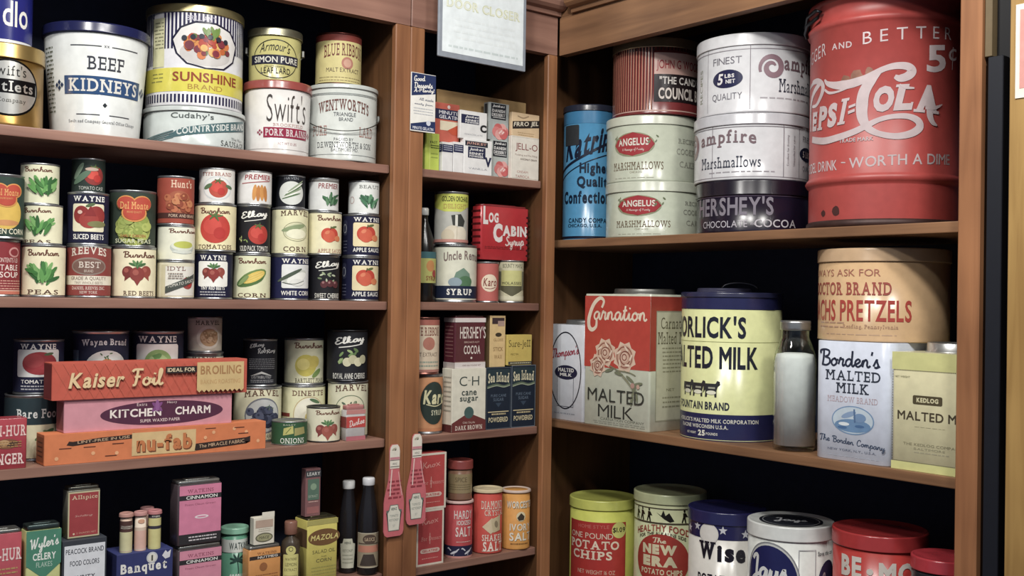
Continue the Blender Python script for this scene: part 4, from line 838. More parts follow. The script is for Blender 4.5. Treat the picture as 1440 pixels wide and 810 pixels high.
bq = box('paper_box', 'dark blue box with white lettering holding slim paper tubes', 'box', G4, 'L', 164, 243, 781, 'L4', .085, '#1c2256', lambda a: a.t('Banquet', -.02, .74, .82, .2, '#e6e4dc', b=.04, ser=1).c(.12, .89, .10, '#b9bcc4').c(.12, .89, .075, '#dcd9c9').l([(.12, .84), (.12, .93)], .03, '#3a3a30', False).p([(.3, .9), (.36, .98), (.4, .94), (.46, .98), (.44, .86), (.36, .84)], '#d5d5dc').t('TOOTHPICKS', 0, .5, .7, .1, '#d5d5dc').lines(-.4, .4, .1, .35, 4, '#8a8cb0', .3, 3), off=.005)
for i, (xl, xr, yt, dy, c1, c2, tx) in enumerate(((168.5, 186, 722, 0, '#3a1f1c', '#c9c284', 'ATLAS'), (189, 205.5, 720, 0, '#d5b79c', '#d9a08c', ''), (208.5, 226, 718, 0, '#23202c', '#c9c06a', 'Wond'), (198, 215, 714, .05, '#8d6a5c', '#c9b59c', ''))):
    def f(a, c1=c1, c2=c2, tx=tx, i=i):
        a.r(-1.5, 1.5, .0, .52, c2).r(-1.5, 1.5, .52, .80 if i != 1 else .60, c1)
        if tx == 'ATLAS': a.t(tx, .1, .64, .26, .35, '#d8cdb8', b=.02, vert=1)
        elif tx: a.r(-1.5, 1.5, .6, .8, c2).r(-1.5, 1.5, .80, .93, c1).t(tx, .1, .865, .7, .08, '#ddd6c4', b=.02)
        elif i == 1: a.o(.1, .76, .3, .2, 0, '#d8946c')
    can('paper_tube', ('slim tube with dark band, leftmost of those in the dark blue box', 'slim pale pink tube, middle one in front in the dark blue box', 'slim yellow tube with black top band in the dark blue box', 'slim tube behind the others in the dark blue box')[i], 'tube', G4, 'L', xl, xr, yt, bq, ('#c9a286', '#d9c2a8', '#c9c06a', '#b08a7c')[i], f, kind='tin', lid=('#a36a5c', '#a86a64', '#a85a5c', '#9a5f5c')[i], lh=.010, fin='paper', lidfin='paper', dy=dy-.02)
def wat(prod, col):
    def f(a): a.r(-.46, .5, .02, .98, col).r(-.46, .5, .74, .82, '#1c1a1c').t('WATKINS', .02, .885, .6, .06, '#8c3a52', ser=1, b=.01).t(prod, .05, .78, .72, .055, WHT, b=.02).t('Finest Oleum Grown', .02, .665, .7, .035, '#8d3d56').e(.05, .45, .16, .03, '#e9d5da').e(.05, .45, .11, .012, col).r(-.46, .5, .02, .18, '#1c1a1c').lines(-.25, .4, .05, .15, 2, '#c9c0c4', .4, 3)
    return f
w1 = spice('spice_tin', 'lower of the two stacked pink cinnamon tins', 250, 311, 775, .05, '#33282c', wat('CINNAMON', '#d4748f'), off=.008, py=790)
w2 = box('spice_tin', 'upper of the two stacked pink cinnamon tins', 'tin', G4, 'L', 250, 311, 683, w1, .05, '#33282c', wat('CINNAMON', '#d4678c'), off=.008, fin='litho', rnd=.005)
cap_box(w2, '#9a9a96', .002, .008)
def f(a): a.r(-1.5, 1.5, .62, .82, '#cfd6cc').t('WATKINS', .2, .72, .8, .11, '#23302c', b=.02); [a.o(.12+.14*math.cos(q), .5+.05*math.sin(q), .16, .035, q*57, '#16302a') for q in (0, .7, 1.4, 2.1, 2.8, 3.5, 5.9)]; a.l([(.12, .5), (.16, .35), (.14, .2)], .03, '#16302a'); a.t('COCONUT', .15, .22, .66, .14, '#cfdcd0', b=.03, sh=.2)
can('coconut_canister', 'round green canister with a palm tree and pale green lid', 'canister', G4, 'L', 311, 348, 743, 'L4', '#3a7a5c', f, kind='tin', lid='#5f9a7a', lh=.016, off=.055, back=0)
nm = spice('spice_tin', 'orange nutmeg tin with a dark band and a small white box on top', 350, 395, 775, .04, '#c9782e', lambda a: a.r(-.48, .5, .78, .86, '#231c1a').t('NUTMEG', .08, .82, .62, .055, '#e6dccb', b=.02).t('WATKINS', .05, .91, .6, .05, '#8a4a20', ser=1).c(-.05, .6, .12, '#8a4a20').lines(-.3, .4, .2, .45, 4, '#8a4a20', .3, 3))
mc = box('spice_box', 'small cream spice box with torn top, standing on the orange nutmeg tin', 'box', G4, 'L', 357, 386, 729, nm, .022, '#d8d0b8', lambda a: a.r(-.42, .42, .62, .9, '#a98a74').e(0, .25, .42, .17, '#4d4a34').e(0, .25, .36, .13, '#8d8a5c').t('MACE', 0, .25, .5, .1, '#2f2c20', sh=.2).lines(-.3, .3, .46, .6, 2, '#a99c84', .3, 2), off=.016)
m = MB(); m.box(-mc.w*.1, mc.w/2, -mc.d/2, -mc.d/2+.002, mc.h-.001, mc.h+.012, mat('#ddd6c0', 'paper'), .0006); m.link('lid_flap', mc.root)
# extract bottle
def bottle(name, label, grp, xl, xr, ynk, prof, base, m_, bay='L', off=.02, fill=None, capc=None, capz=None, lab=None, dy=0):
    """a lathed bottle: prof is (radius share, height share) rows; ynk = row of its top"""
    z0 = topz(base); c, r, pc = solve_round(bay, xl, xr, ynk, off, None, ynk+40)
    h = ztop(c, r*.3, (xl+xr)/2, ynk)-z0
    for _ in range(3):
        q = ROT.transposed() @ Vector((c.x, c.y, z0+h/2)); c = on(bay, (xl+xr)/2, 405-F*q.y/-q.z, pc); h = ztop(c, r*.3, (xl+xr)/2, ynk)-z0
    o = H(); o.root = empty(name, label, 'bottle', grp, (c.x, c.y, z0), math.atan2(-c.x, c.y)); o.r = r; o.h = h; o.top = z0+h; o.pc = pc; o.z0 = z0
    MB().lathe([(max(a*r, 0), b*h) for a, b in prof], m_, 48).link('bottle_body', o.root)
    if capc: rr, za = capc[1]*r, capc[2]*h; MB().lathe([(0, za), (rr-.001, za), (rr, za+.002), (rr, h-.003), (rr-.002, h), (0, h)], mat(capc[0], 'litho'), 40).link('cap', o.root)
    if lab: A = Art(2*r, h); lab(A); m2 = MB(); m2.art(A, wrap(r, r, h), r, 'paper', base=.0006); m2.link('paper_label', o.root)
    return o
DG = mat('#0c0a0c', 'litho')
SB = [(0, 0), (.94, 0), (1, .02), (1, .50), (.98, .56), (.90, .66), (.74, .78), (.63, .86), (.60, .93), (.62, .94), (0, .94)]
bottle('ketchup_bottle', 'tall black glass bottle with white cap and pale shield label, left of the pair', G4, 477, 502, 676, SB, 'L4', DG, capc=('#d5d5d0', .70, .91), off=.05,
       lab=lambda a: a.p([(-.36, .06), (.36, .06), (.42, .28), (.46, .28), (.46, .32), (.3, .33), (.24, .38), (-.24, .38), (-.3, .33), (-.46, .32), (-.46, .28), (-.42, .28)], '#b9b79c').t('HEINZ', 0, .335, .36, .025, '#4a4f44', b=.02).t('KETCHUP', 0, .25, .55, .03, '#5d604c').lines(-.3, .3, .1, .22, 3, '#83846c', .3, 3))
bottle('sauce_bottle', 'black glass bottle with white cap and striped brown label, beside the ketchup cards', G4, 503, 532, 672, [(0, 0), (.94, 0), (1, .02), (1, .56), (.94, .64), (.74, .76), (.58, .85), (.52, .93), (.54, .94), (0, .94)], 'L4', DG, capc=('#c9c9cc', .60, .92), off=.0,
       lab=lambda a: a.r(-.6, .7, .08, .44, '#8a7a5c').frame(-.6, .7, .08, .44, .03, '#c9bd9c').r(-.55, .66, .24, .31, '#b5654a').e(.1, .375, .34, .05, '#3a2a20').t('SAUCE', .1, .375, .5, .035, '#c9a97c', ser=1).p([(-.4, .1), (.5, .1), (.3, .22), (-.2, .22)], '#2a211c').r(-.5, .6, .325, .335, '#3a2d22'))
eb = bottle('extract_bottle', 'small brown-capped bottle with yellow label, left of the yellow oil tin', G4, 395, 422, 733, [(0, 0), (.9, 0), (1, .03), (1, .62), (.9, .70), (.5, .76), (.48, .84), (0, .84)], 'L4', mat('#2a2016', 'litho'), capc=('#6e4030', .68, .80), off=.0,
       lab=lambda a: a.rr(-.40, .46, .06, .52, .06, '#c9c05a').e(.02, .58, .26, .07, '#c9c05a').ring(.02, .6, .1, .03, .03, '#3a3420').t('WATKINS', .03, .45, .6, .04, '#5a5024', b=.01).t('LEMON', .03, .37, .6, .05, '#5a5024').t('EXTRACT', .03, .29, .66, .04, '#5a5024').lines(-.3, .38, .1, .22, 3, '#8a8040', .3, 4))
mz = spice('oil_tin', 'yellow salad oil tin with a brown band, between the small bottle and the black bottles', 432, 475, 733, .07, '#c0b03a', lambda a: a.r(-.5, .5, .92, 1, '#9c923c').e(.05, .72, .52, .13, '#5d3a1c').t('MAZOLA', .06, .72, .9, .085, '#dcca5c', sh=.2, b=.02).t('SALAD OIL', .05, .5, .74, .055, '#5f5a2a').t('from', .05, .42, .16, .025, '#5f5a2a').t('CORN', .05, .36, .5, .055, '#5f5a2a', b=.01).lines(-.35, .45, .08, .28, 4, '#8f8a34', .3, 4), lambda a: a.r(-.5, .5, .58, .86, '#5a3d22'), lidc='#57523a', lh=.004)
box('slim_box', 'tall slim dark red and green box standing on the yellow oil tin', 'box', G4, 'L', 430, 451, 660, mz, .024, '#6d3f40', lambda a: a.r(-.5, .5, .82, .96, '#2a2a2e').t('LEARY', .02, .89, .86, .07, '#b9bcb4', b=.02).r(-.36, .4, .34, .78, '#3c5a48').c(.02, .62, .2, '#6a8a6a').t('EXTRACT', 0, .42, .6, .05, '#a5b59c').lines(-.3, .34, .28, .33, 1, '#c99a8c', .4, 3).r(-.4, .4, .06, .2, '#8d4a48'), off=.03)
TONE[:] = 1, .95
# ------------------------------------------------------------------ middle cabinet
M1 = 'dessert boxes on the top shelf of the middle cabinet'; M2 = 'syrup cans on the middle cabinet'; M3 = 'sugar and cocoa packages on the middle cabinet'; M4 = 'salt canisters on the middle cabinet'
# hanging board in front
a_, b_ = on('L', 616, 78, YL-.075), on('L', 739, 97, YL-.075)
w = b_.x-a_.x; z0 = (a_.z+b_.z)/2-.004; hb = .36
r = empty('hanging_sign', 'large pale rectangular board with grey border hanging at the top over the middle cabinet', 'sign', None, ((a_.x+b_.x)/2, YL-.072, z0), 0)
m = MB(); m.box(-w/2, w/2, -.004, .004, 0, hb, mat('#8b929c', 'board'), .002); m.link('backing_board', r)
m = MB(); A = Art(w, hb); A.r(-.462, .462, .04, .97, '#dfe8ea').t('DOOR CLOSER', .0, .42, .84, .074, '#c3c79c', b=.04).t('DOOR CLOSER', .0, .42, .84, .066, '#dfe3cf', b=.012)
A.t('PLEASE DO NOT', 0, .30, .5, .04, '#dfe6e6', b=.01).t('TOUCH THE DISPLAY', .02, .23, .6, .04, '#dfe6e6', b=.01); A.P = A.P[:3]
A.lines(-.34, .36, .14, .33, 4, '#dce4e5', .35, 3).lines(-.4, .4, .07, .11, 1, '#c6d2d2', .4, 4)
m.art(A, lambda x, y, q: (x, -.004-q, y), None, 'paper'); m.link('sign_sheet', r)
for sx in (-1, 1): MB().tube([(sx*w*.4, 0, hb-.012), (sx*w*.4, .002, hb+.05), (sx*w*.4, .015, hb+.06)], .002, mat('#777770', 'steel')).link('hook', r)
# dessert card on the stile
a_, b_ = on('L', 577.5, 150, YL-.003), on('L', 612, 150, YL-.003); zt, zb = on('L', 595, 104, YL).z, on('L', 595, 186, YL).z
w = b_.x-a_.x; h_ = zt-zb
r = empty('shelf_card', 'narrow white and navy card fixed to the upright left of the dessert boxes', 'card', None, ((a_.x+b_.x)/2, YL-.003, zb), 0)
m = MB(); m.box(-w/2, w/2, -.001, .0025, 0, h_, mat('#e4e2da', 'paper'), .0006); A = Art(w, h_)
A.p([(-.48, .60), (.5, .68), (.5, .99), (-.48, .99)], '#20305c').t('Good', -.16, .91, .46, .1, WHT, scr=.3, tilt=.1).t('Desserts', .0, .80, .76, .11, WHT, scr=.3, tilt=.1).t('A-Plenty!', .02, .70, .84, .1, WHT, scr=.3, tilt=.1)
A.t('All made', .12, .56, .6, .05, '#8a8d98', scr=.3).t('easily from', .02, .47, .76, .05, '#8a8d98', scr=.3).lines(-.4, .4, .28, .42, 3, '#b5b8be', .3, 4).p([(-.5, .02), (.5, .02), (.5, .2), (.2, .19), (-.5, .12)], '#20305c').c(.22, .16, .09, '#c9cdd8').t('MINUTE GELATIN', 0, .06, .84, .05, '#d8dae2', b=.02)
m.art(A, lambda x, y, q: (x, -.001-q, y), None, 'paper'); m.link('printed_card', r)
def bx(label, xl, xr, yt, base, d, col, fr, side=None, name='dessert_box', g=M1, **k): return box(name, label, 'box', g, 'L', xl, xr, yt, base, d, col, fr, side, **k)
cb = bx('plain tan cardboard sheet leaning behind the dessert boxes', 615, 740, 125, 'L1', .006, '#b5935c', lambda a: a.lines(-.4, .4, .3, .8, 3, '#ab8a55', .2, 3), name='cardboard_sheet', fplane=YS+.07); cb.root['category'] = 'cardboard'
bx('small yellow-green box at the left end of the dessert boxes', 598, 618, 186, 'L1', .015, '#b9cc3c', lambda a: a.r(-.2, -.16, .02, .98, '#d3e06a').t('FAST', .1, .76, .5, .07, '#4a5a20', b=.02).lines(-.1, .45, .58, .7, 2, '#4a5a20', .5, 3).lines(-.1, .4, .3, .5, 2, '#8fa034', .3, 3), off=.012)
ju = lambda a: a.r(-.5, .5, .66, .92, '#262c50').lines(-.4, .4, .70, .9, 3, '#b9bcca', .4, 3)
bx('slim white box with navy band, left of the pair in front', 622, 637, 199, 'L1', .06, '#dfdedc', ju, ju, off=.004)
sw = bx('slim white box with navy band, right of the pair in front', 637.8, 651.5, 199, 'L1', .06, '#e3e2e0', ju, off=.004)
def jk(letter, red):
    def f(a):
        if red: a.r(-.46, .34, .80, .94, '#2a2f3c').t('JUNKET', -.06, .87, .7, .085, '#d8a090', b=.02, ser=1)
        y = .62 if red else .70
        a.r(-.36 if red else -.46, .26 if red else .2, y-.16, y+.16, '#23284a').t('Junket', -.06, y+.08, .5, .1, '#e3e2e0', b=.03, sh=.25).t('RENNET', -.06, y-.03, .5, .07, '#e3e2e0', b=.03).t('POWDER', -.06, y-.11, .5, .06, '#e3e2e0', b=.03)
        a.t(letter, .36, .38 if red else .42, .24, .28, '#23284a' if red else '#2a2a2c', b=.06).t('VANILLA' if red else 'CHOCOLATE', 0, .16, .66, .05, '#a5a6ad')
    return f
j2 = bx('white box with red word and large letter V, in the lower row', 652.5, 692, 194, 'L1', .02, '#e6e5e3', jk('V', 1), off=.002)
gl = bx('red and navy gelatin box above the slim white boxes', 612, 646.5, 143, sw, .018, '#c9604c', lambda a: a.r(-.5, .5, .58, .84, '#2b2f52').t('MINUTE', .05, .76, .8, .09, '#dcdce2', b=.02).t('GELATIN', .06, .645, .8, .09, '#dcdce2', b=.02).c(.05, .91, .06, '#e9dcd6').r(-.3, .45, .3, .54, '#e0d3b5').p([(.0, .3), (.5, .5), (.5, .2), (.2, .2)], '#c9502e'), lambda a: a.r(-.5, .5, .58, .84, '#20243c'), off=.03)
j1 = bx('white box with a large letter C, in the upper row', 647, 685, 154, j2, .012, '#e0dfdd', jk('C', 0), off=.006)
dd = lambda a: (a.r(-.38, .34, .56, .98, '#23262e').t('Junket', -.02, .91, .6, .085, '#e0e0de', b=.03, sh=.25).t('DANISH', -.02, .79, .62, .085, '#e0e0de', b=.03).t('DESSERT', -.02, .68, .64, .085, '#e0e0de', b=.03).r(-.3, .3, .60, .615, '#e0e0de'), [a.c(.08+.2*math.cos(q*1.1), .24+.09*math.sin(q*1.1), .2, ('#d97a78', '#e3a29c', '#c9605f')[q % 3]) for q in range(6)], a.c(.08, .24, .14, '#d98a86'), [a.c(.02+.05*q, .2+.03*(q % 3), .04, '#eecbc4', 8) for q in range(5)])
d2_ = bx('lower grey dessert box with pink fruit dish, in front', 690, 717, 196, 'L1', .024, '#b5bcb8', dd, lambda a: a.r(-.4, .4, .5, .9, '#3a3d42'), off=.024)
bx('upper grey dessert box with pink fruit dish, on the lower one', 687, 716, 143, d2_, .024, '#aab2b0', dd, lambda a: a.r(-.3, .3, .7, .96, '#3a3d42'), off=.026)
jb = bx('cream gelatin dessert box with red word at the right end of the dessert boxes', 719.5, 758, 190, 'L1', .016, '#e3ddd0', lambda a: a.t('JELL-O', .04, .74, .8, .2, '#8d3a3a', b=-.005).t('Pudding and Pie Filling', .03, .56, .8, .05, '#a9948a').t('COCONUT CREAM', .12, .47, .6, .04, '#6e5a50', b=.02).t('CREAM', -.1, .17, .4, .05, '#c99a90').t('TAPIOCA', -.1, .06, .5, .06, '#c08a80').frame(-.49, .49, .02, .985, .01, '#d5ccba'), lambda a: None, off=.003)
bx('peach coloured box with slanted black banner on the cream dessert box', 720, 758.5, 157, jb, .014, '#dbbd92', lambda a: (lambda s: s.p([(-.48, .28), (.5, .46), (.5, .78), (-.48, .6)], '#2c2422').t('FRRO JEL', .01, .53, .9, .24, '#e3d8c0', b=.02, sh=.1, tilt=.12).l([(-.3, .86), (-.1, .8), (.1, .9)], .03, '#a58a6a').lines(-.3, .3, .02, .2, 2, '#b9986a', .3, 3))(a), lambda a: None, off=.004)

# syrup shelf
bottle('syrup_bottle', 'dark syrup bottle with bright label half hidden by the upright', M2, 580, 613, 292, [(0, 0), (.94, 0), (1, .02), (1, .52), (.92, .62), (.5, .78), (.3, .86), (.28, .95), (0, .95)], 'L2', mat('#17130f', 'litho'), capc=('#c9c9c4', .34, .92), off=.05,
       lab=lambda a: a.r(-.7, .75, .20, .53, '#b5b55c').r(-.7, .75, .46, .53, '#3a6a70').e(.3, .38, .2, .06, '#c98a4a').e(.5, .3, .12, .04, '#a9403a').t('SYRUP', .35, .25, .5, .05, '#8a3a2a', b=.02))
def f(a):
    a.r(-1.5, 1.5, .72, .955, '#c9cf4a').p([(-.7, .72), (-.2, .62), (.3, .62), (.6, .72)], '#c9cf4a').t('GOLDEN ORCHARD', .16, .86, .9, .1, '#2a2a1c', b=.02).t('DELIGHT', .14, .72, .76, .09, '#b5904a', ser=1).p([(.0, .55), (.3, .58), (.46, .45), (.4, .34), (.05, .36)], '#3a3c38').r(.12, .2, .35, .56, '#dcdad0').e(.05, .2, .28, .16, '#d8cdb5').e(.3, .19, .24, .15, '#dfd5bf').e(-.1, .17, .2, .12, '#cfc2a6').l([(.18, .34), (.17, .06)], .01, '#a99c80').r(-1.5, 1.5, .045, .1, '#c9887c')
u1_ = None
def fu(a):
    a.t('Uncle Remus', .22, .78, 1.0, .16, '#83706a', b=.03, bul=.04); a.p([(-.1, .28), (.42, .28), (.36, .5), (.2, .6), (.02, .52)], '#6f8f7a').e(.25, .36, .18, .1, '#4f7a54').e(.0, .35, .16, .08, '#8fa3ad').r(-1.5, 1.5, .07, .285, '#1b2742').t('SYRUP', .12, .18, .62, .11, WHT, b=.04, ser=1)
s1 = can('syrup_can', 'large cream syrup can with a navy band at its foot', 'can', M2, 'L', 610, 670, 344, 'L2', '#dcdcc6', fu, off=.01)
can('syrup_can', 'tall can with yellow-green top and pale fruit, standing on the large syrup can', 'can', M2, 'L', 611, 658, 269, s1, '#b9b9b0', f)
k1 = can('syrup_can', 'small pinkish red can with a cream disc and script word', 'can', M2, 'L', 669, 701, 368, 'L2', '#c0625a', lambda a: a.c(.12, .48, .38, '#e6d3b8', 28).t('Karo', .14, .5, .62, .2, '#8a4038', b=.02, sh=.2).l([(-.1, .36), (.15, .34), (.4, .38)], .03, '#8a4038'), off=.01)
def f(a): a.t('BOUNTY MAPLE', .1, .87, .86, .1, '#6a6a54', b=.01).r(-1.5, 1.5, .3, .74, '#8a8a70').r(-.4, .5, .4, .76, '#c9c77c').p([(-.4, .40), (.5, .40), (.5, .28), (.05, .14), (-.4, .28)], '#5f5d44').t('MOLASSES', .05, .46, .8, .07, '#5a5a40', b=.02).l([(-.4, .28), (.05, .14), (.5, .28)], .03, '#e0dcb4', False).r(-1.5, 1.5, .07, .16, '#d9d5b5')
k2 = can('molasses_can', 'small cream can with a yellow shield label under the red rectangular tin', 'can', M2, 'L', 700, 736, 366, 'L2', '#cfcba8', f, off=.012)
def f(a):
    a.t('L', -.40, .83, .1, .34, '#e6dcd8', b=.05).t('OG', -.24, .79, .2, .19, '#e6dcd8', b=.05).t('C', -.15, .51, .19, .36, '#e6dcd8', b=.06).t('ABIN', .20, .56, .50, .2, '#e6dcd8', b=.06).t('Syrup', .20, .335, .40, .27, '#e6cfc8', scr=.34, tilt=.05).lines(-.42, .42, .2, .26, 2, '#8a2426', .4, 4)
    for k in range(8): a.o(.475, .1+k*.105, .02, .04, 90, '#3a1a1c', 8)
lg = box('syrup_tin', 'red rectangular syrup tin with white lettering resting on the two small cans', 'tin', M2, 'L', 676, 744, 289, k1, .045, '#bb2a32', f, lambda a: [a.r(-.5, .5, .05+k*.12, .09+k*.12, '#5a1a1c') for k in range(8)], off=.045, fin='litho', rnd=.008, zb=max(k1.top, k2.top)+.0005)
cap_box(lg, '#8a2a2e', .004, .006, 'litho', .012)

# sugar and cocoa shelf
TONE[:] = 0.93, 1
def f(a): a.r(-1.5, 1.5, .1, .955, '#d38f5c').e(.25, .52, .44, .36, '#28352f', 36).ring(.25, .52, .45, .37, .02, '#c98450').t('Karo', .32, .62, .84, .24, '#d9d4a0', b=.04, sh=.2).t('SYRUP', .36, .36, .4, .09, '#c9c9a8', b=.02).l([(.0, .5), (.3, .47), (.6, .52)], .03, '#d9d4a0')
k1 = can('syrup_can', 'orange can with a dark green disc, half hidden by the upright on the third shelf', 'can', M3, 'L', 577, 622, 527, 'L3', '#c97f50', f, off=.01)
def f(a): a.r(-1.5, 1.5, .86, .955, '#a55a4c').t('BLUE RIBBON', .12, .75, .95, .15, '#7d4438', b=.01, ser=1).c(.2, .54, .2, '#b5705c', 24).t('MALT EXTRACT', .1, .35, .84, .07, '#6e5b48').lines(-.4, .6, .12, .25, 2, '#8d9c8a', .4, 3).r(-1.5, 1.5, .045, .09, '#b5786a')
can('malt_can', 'pink and cream malt can with a red disc, on the orange can beside the upright', 'can', M3, 'L', 572, 617.5, 446, k1, '#d9c4a6', f, body='#8a5a50')
ch = box('sugar_box', 'cream and brown cane sugar box under the maroon cocoa tin', 'box', M3, 'L', 636, 683.5, 519, 'L3', .05, '#ddd9c4', lambda a: (a.t('C H', .0, .80, .58, .15, '#35423f', b=-.005).t('AND', .0, .81, .08, .015, '#35423f').t('cane', .0, .61, .44, .075, '#3c4a45', b=.02).t('sugar', .0, .50, .54, .095, '#3c4a45', b=.02), a.p([(-.5, 0), (.5, 0), (.5, .17), (.1, .27), (-.1, .27), (-.5, .14)], '#6a2e2c'), a.c(-.0, .30, .14, '#3d5a56'), a.t('Old Style', 0, .14, .36, .04, '#d5bfae').t('DARK BROWN', 0, .065, .8, .07, '#dccbbb', b=.02, ser=1)), lambda a: a.r(-.5, .5, 0, .12, '#5a2826').lines(-.3, .4, .3, .9, 8, '#9c998a', .3, 3), off=.006)
hc = box('cocoa_tin', 'maroon and white cocoa tin standing on the cane sugar box', 'tin', M3, 'L', 640, 683, 446, ch, .055, '#53202a', lambda a: a.r(-.5, .5, .0, .115, '#d5ccc8').r(-.5, .5, .9, .985, '#d5ccc8').r(-.5, .5, .115, .13, '#8d6a60').t("HERSHEY'S", .08, .70, .84, .24, '#dccdc4', b=.01).t('BREAKFAST', .05, .51, .5, .035, '#c9a99c').t('COCOA', .06, .36, .54, .17, '#dccdc4', b=.02).c(.04, .2, .03, '#dccdc4').t('ONE HALF POUND NET', .05, .055, .6, .03, '#7d5a58'), lambda a: a.r(-.5, .5, .0, .115, '#b5a8a4').r(-.5, .5, .9, .985, '#b5a8a4').lines(-.35, .35, .2, .85, 9, '#8a5a58', .3, 3), off=.012, fin='litho', rnd=.003)
cap_box(hc, '#6e5a58', .004, .004, 'steel', .004)
si = lambda a: (a.p([(-.45, .70), (.0, .76), (.45, .72), (.45, .97), (-.45, .97)], '#20333a'), a.t('Sea Island', 0, .82, .86, .16, '#d3cba6', b=.03, ser=1, bul=.02), a.l([(-.46, .68), (-.1, .72), (.2, .69), (.46, .72)], .06, '#5a6a54'), a.l([(-.46, .665), (-.1, .7), (.2, .675), (.46, .7)], .025, '#9ca88c'), a.t('PURE CANE', 0, .54, .62, .045, '#56677a', b=.01), a.t('SUGAR', 0, .475, .42, .05, '#56677a', b=.01), a.p([(-.12, .42), (.12, .42), (0, .35)], '#2f3f52'), a.r(-.42, .42, .27, .285, '#c9b98a'), a.lines(-.3, .3, .22, .26, 1, '#b9a97c', .6, 2), a.t('POWDERED', 0, .15, .78, .08, '#d5c79a', b=.02))
b1 = box('sugar_box', 'dark blue powdered sugar box next to the cane sugar box', 'box', M3, 'L', 684, 718.5, 517, 'L3', .05, '#152030', lambda a: (si(a), a.frame(-.5, .5, 0, 1, .02, '#4a5560')), lambda a: None, off=.012)
b2 = box('sugar_box', 'dark blue powdered sugar box at the right end beside the other one', 'box', M3, 'L', 719.5, 753, 514, 'L3', .05, '#152030', lambda a: (si(a), a.frame(-.5, .5, 0, 1, .02, '#6a7580')), lambda a: None, off=.010)
box('starch_box', 'tall slim yellow box between the cocoa tin and the small yellow box', 'box', M3, 'L', 689, 711, 444, b1, .045, '#d9b878', lambda a: a.r(-.36, .42, .84, .96, '#3a2a2c').r(.0, .42, .80, .9, '#a98a7c').e(.05, .63, .2, .04, '#3a3020').t('GLOSS', .04, .53, .6, .05, '#a5824c').t('STICK', .04, .35, .62, .08, '#9a7644', b=.01).t('WAX', .04, .2, .5, .08, '#9a7644'), lambda a: a.r(-.5, .5, 0, 1, '#6e5632'), off=.016)
box('jelly_box', 'small yellow box with dark serif lettering standing on the dark blue sugar boxes', 'box', M3, 'L', 713, 748, 471, b2, .028, '#c9b04a', lambda a: a.t('Sure-Jell', .0, .68, .86, .3, '#4f4422', ser=1, b=-.01).t('PECTIN', -.2, .36, .3, .06, '#8a7830').r(-.44, .5, .02, .12, '#3a3a3a').lines(-.4, .46, .03, .11, 1, '#b9b58a', .4, 2), lambda a: None, off=.014)

# salt shelf
TONE[:] = 0.9, 1
def kx(a): a.frame(-.5, .5, .0, 1, .06, '#d8ccb8').t('Knox', .0, .80, .6, .12, '#d98a80', scr=.26, tilt=.08).t('For Dessert', .05, .48, .74, .07, '#d98a80', ser=1).r(-.02, .0, .38, .58, '#dba094').rr(-.36, .36, .22, .30, .08, '#d8b5a6').t('GELATINE', 0, .26, .56, .04, '#b5403c', b=.02).lines(-.3, .3, .1, .15, 1, '#d98a80', .3, 3)
kb = box('gelatin_box', 'lower red box with cream border behind the ketchup bottle card', 'box', 'stacked red gelatin boxes', 'L', 586, 624, 719, 'L4', .05, '#b53a3c', kx, lambda a: None, off=.004)
box('gelatin_box', 'upper red box with cream border behind the ketchup bottle card', 'box', 'stacked red gelatin boxes', 'L', 586, 627.5, 639, kb, .05, '#b93c3a', kx, lambda a: None, off=.004)
def f(a):
    a.r(-1.5, 1.5, .03, .215, '#1c1c3a').r(-1.5, 1.5, .0, .035, '#c98a80').t('HARDY', .2, .76, .72, .15, '#e0cfc8', b=.01).t('IODIZED', .22, .62, .56, .08, '#e0cfc8', b=.02).t('SALT', .2, .46, .6, .17, '#e6d5cc', b=.02).lines(-.1, .5, .26, .31, 1, '#d8a9a0', .3, 2)
    for s in (-.2, .32): a.o(s+.05, .1, .15, .04, 25, '#c9cad4').l([(s-.06, .13), (s-.16, .17), (s-.2, .16)], .04, '#c9cad4').l([(s+.06, .07), (s+.04, .045)], .02, '#c9cad4', False).o(s+.17, .14, .09, .02, 40, '#c9cad4')
hs = can('salt_canister', 'red salt canister with navy foot band of white geese', 'canister', M4, 'L', 625, 664.5, 705, 'L4', '#a83236', f, kind='tin', lid='#c9a59c', lh=.008, fin='paper', off=.012, lidfin='paper')
rj = can('spice_jar', 'small brown jar with red-brown lid on the red salt canister with geese', 'jar', M4, 'L', 630, 664, 648, hs, '#75503c', lambda a: a.r(-.7, .7, .18, .66, '#8d7a52').t('SPICE', .05, .52, .5, .12, '#5a4a30').lines(-.5, .5, .25, .42, 3, '#6a5a3a', .3, 3), kind='tin', lid='#7d332e', lh=.026, off=.02)
def f(a):
    a.t('DIAMOND', .2, .76, .84, .13, '#e0cdb8', b=.01, ser=1).t('CRYSTAL', .3, .64, .8, .09, '#e0cdb8', b=.01, ser=1).p([(-.18, .42), (.15, .56), (.45, .44), (.12, .31)], '#d9c29a').p([(.12, .54), (.5, .6), (.5, .36), (.2, .33)], '#c9b58a').o(.32, .46, .07, .12, 10, '#8a7a5c').t('SHAKER', .22, .25, .8, .1, '#e6d5c2', b=.02, ser=1).t('SALT', .25, .115, .78, .15, '#ecdccb', b=.03, ser=1).lines(-.2, .2, .035, .055, 1, '#e0cdb8', .5, 2)
can('salt_canister', 'red-orange salt canister with a crystal picture, middle of the three', 'canister', M4, 'L', 665, 706, 689, 'L4', '#bb3a2e', f, kind='tin', lid='#c9b58a', lh=.01, fin='paper', off=.004, lidfin='paper')
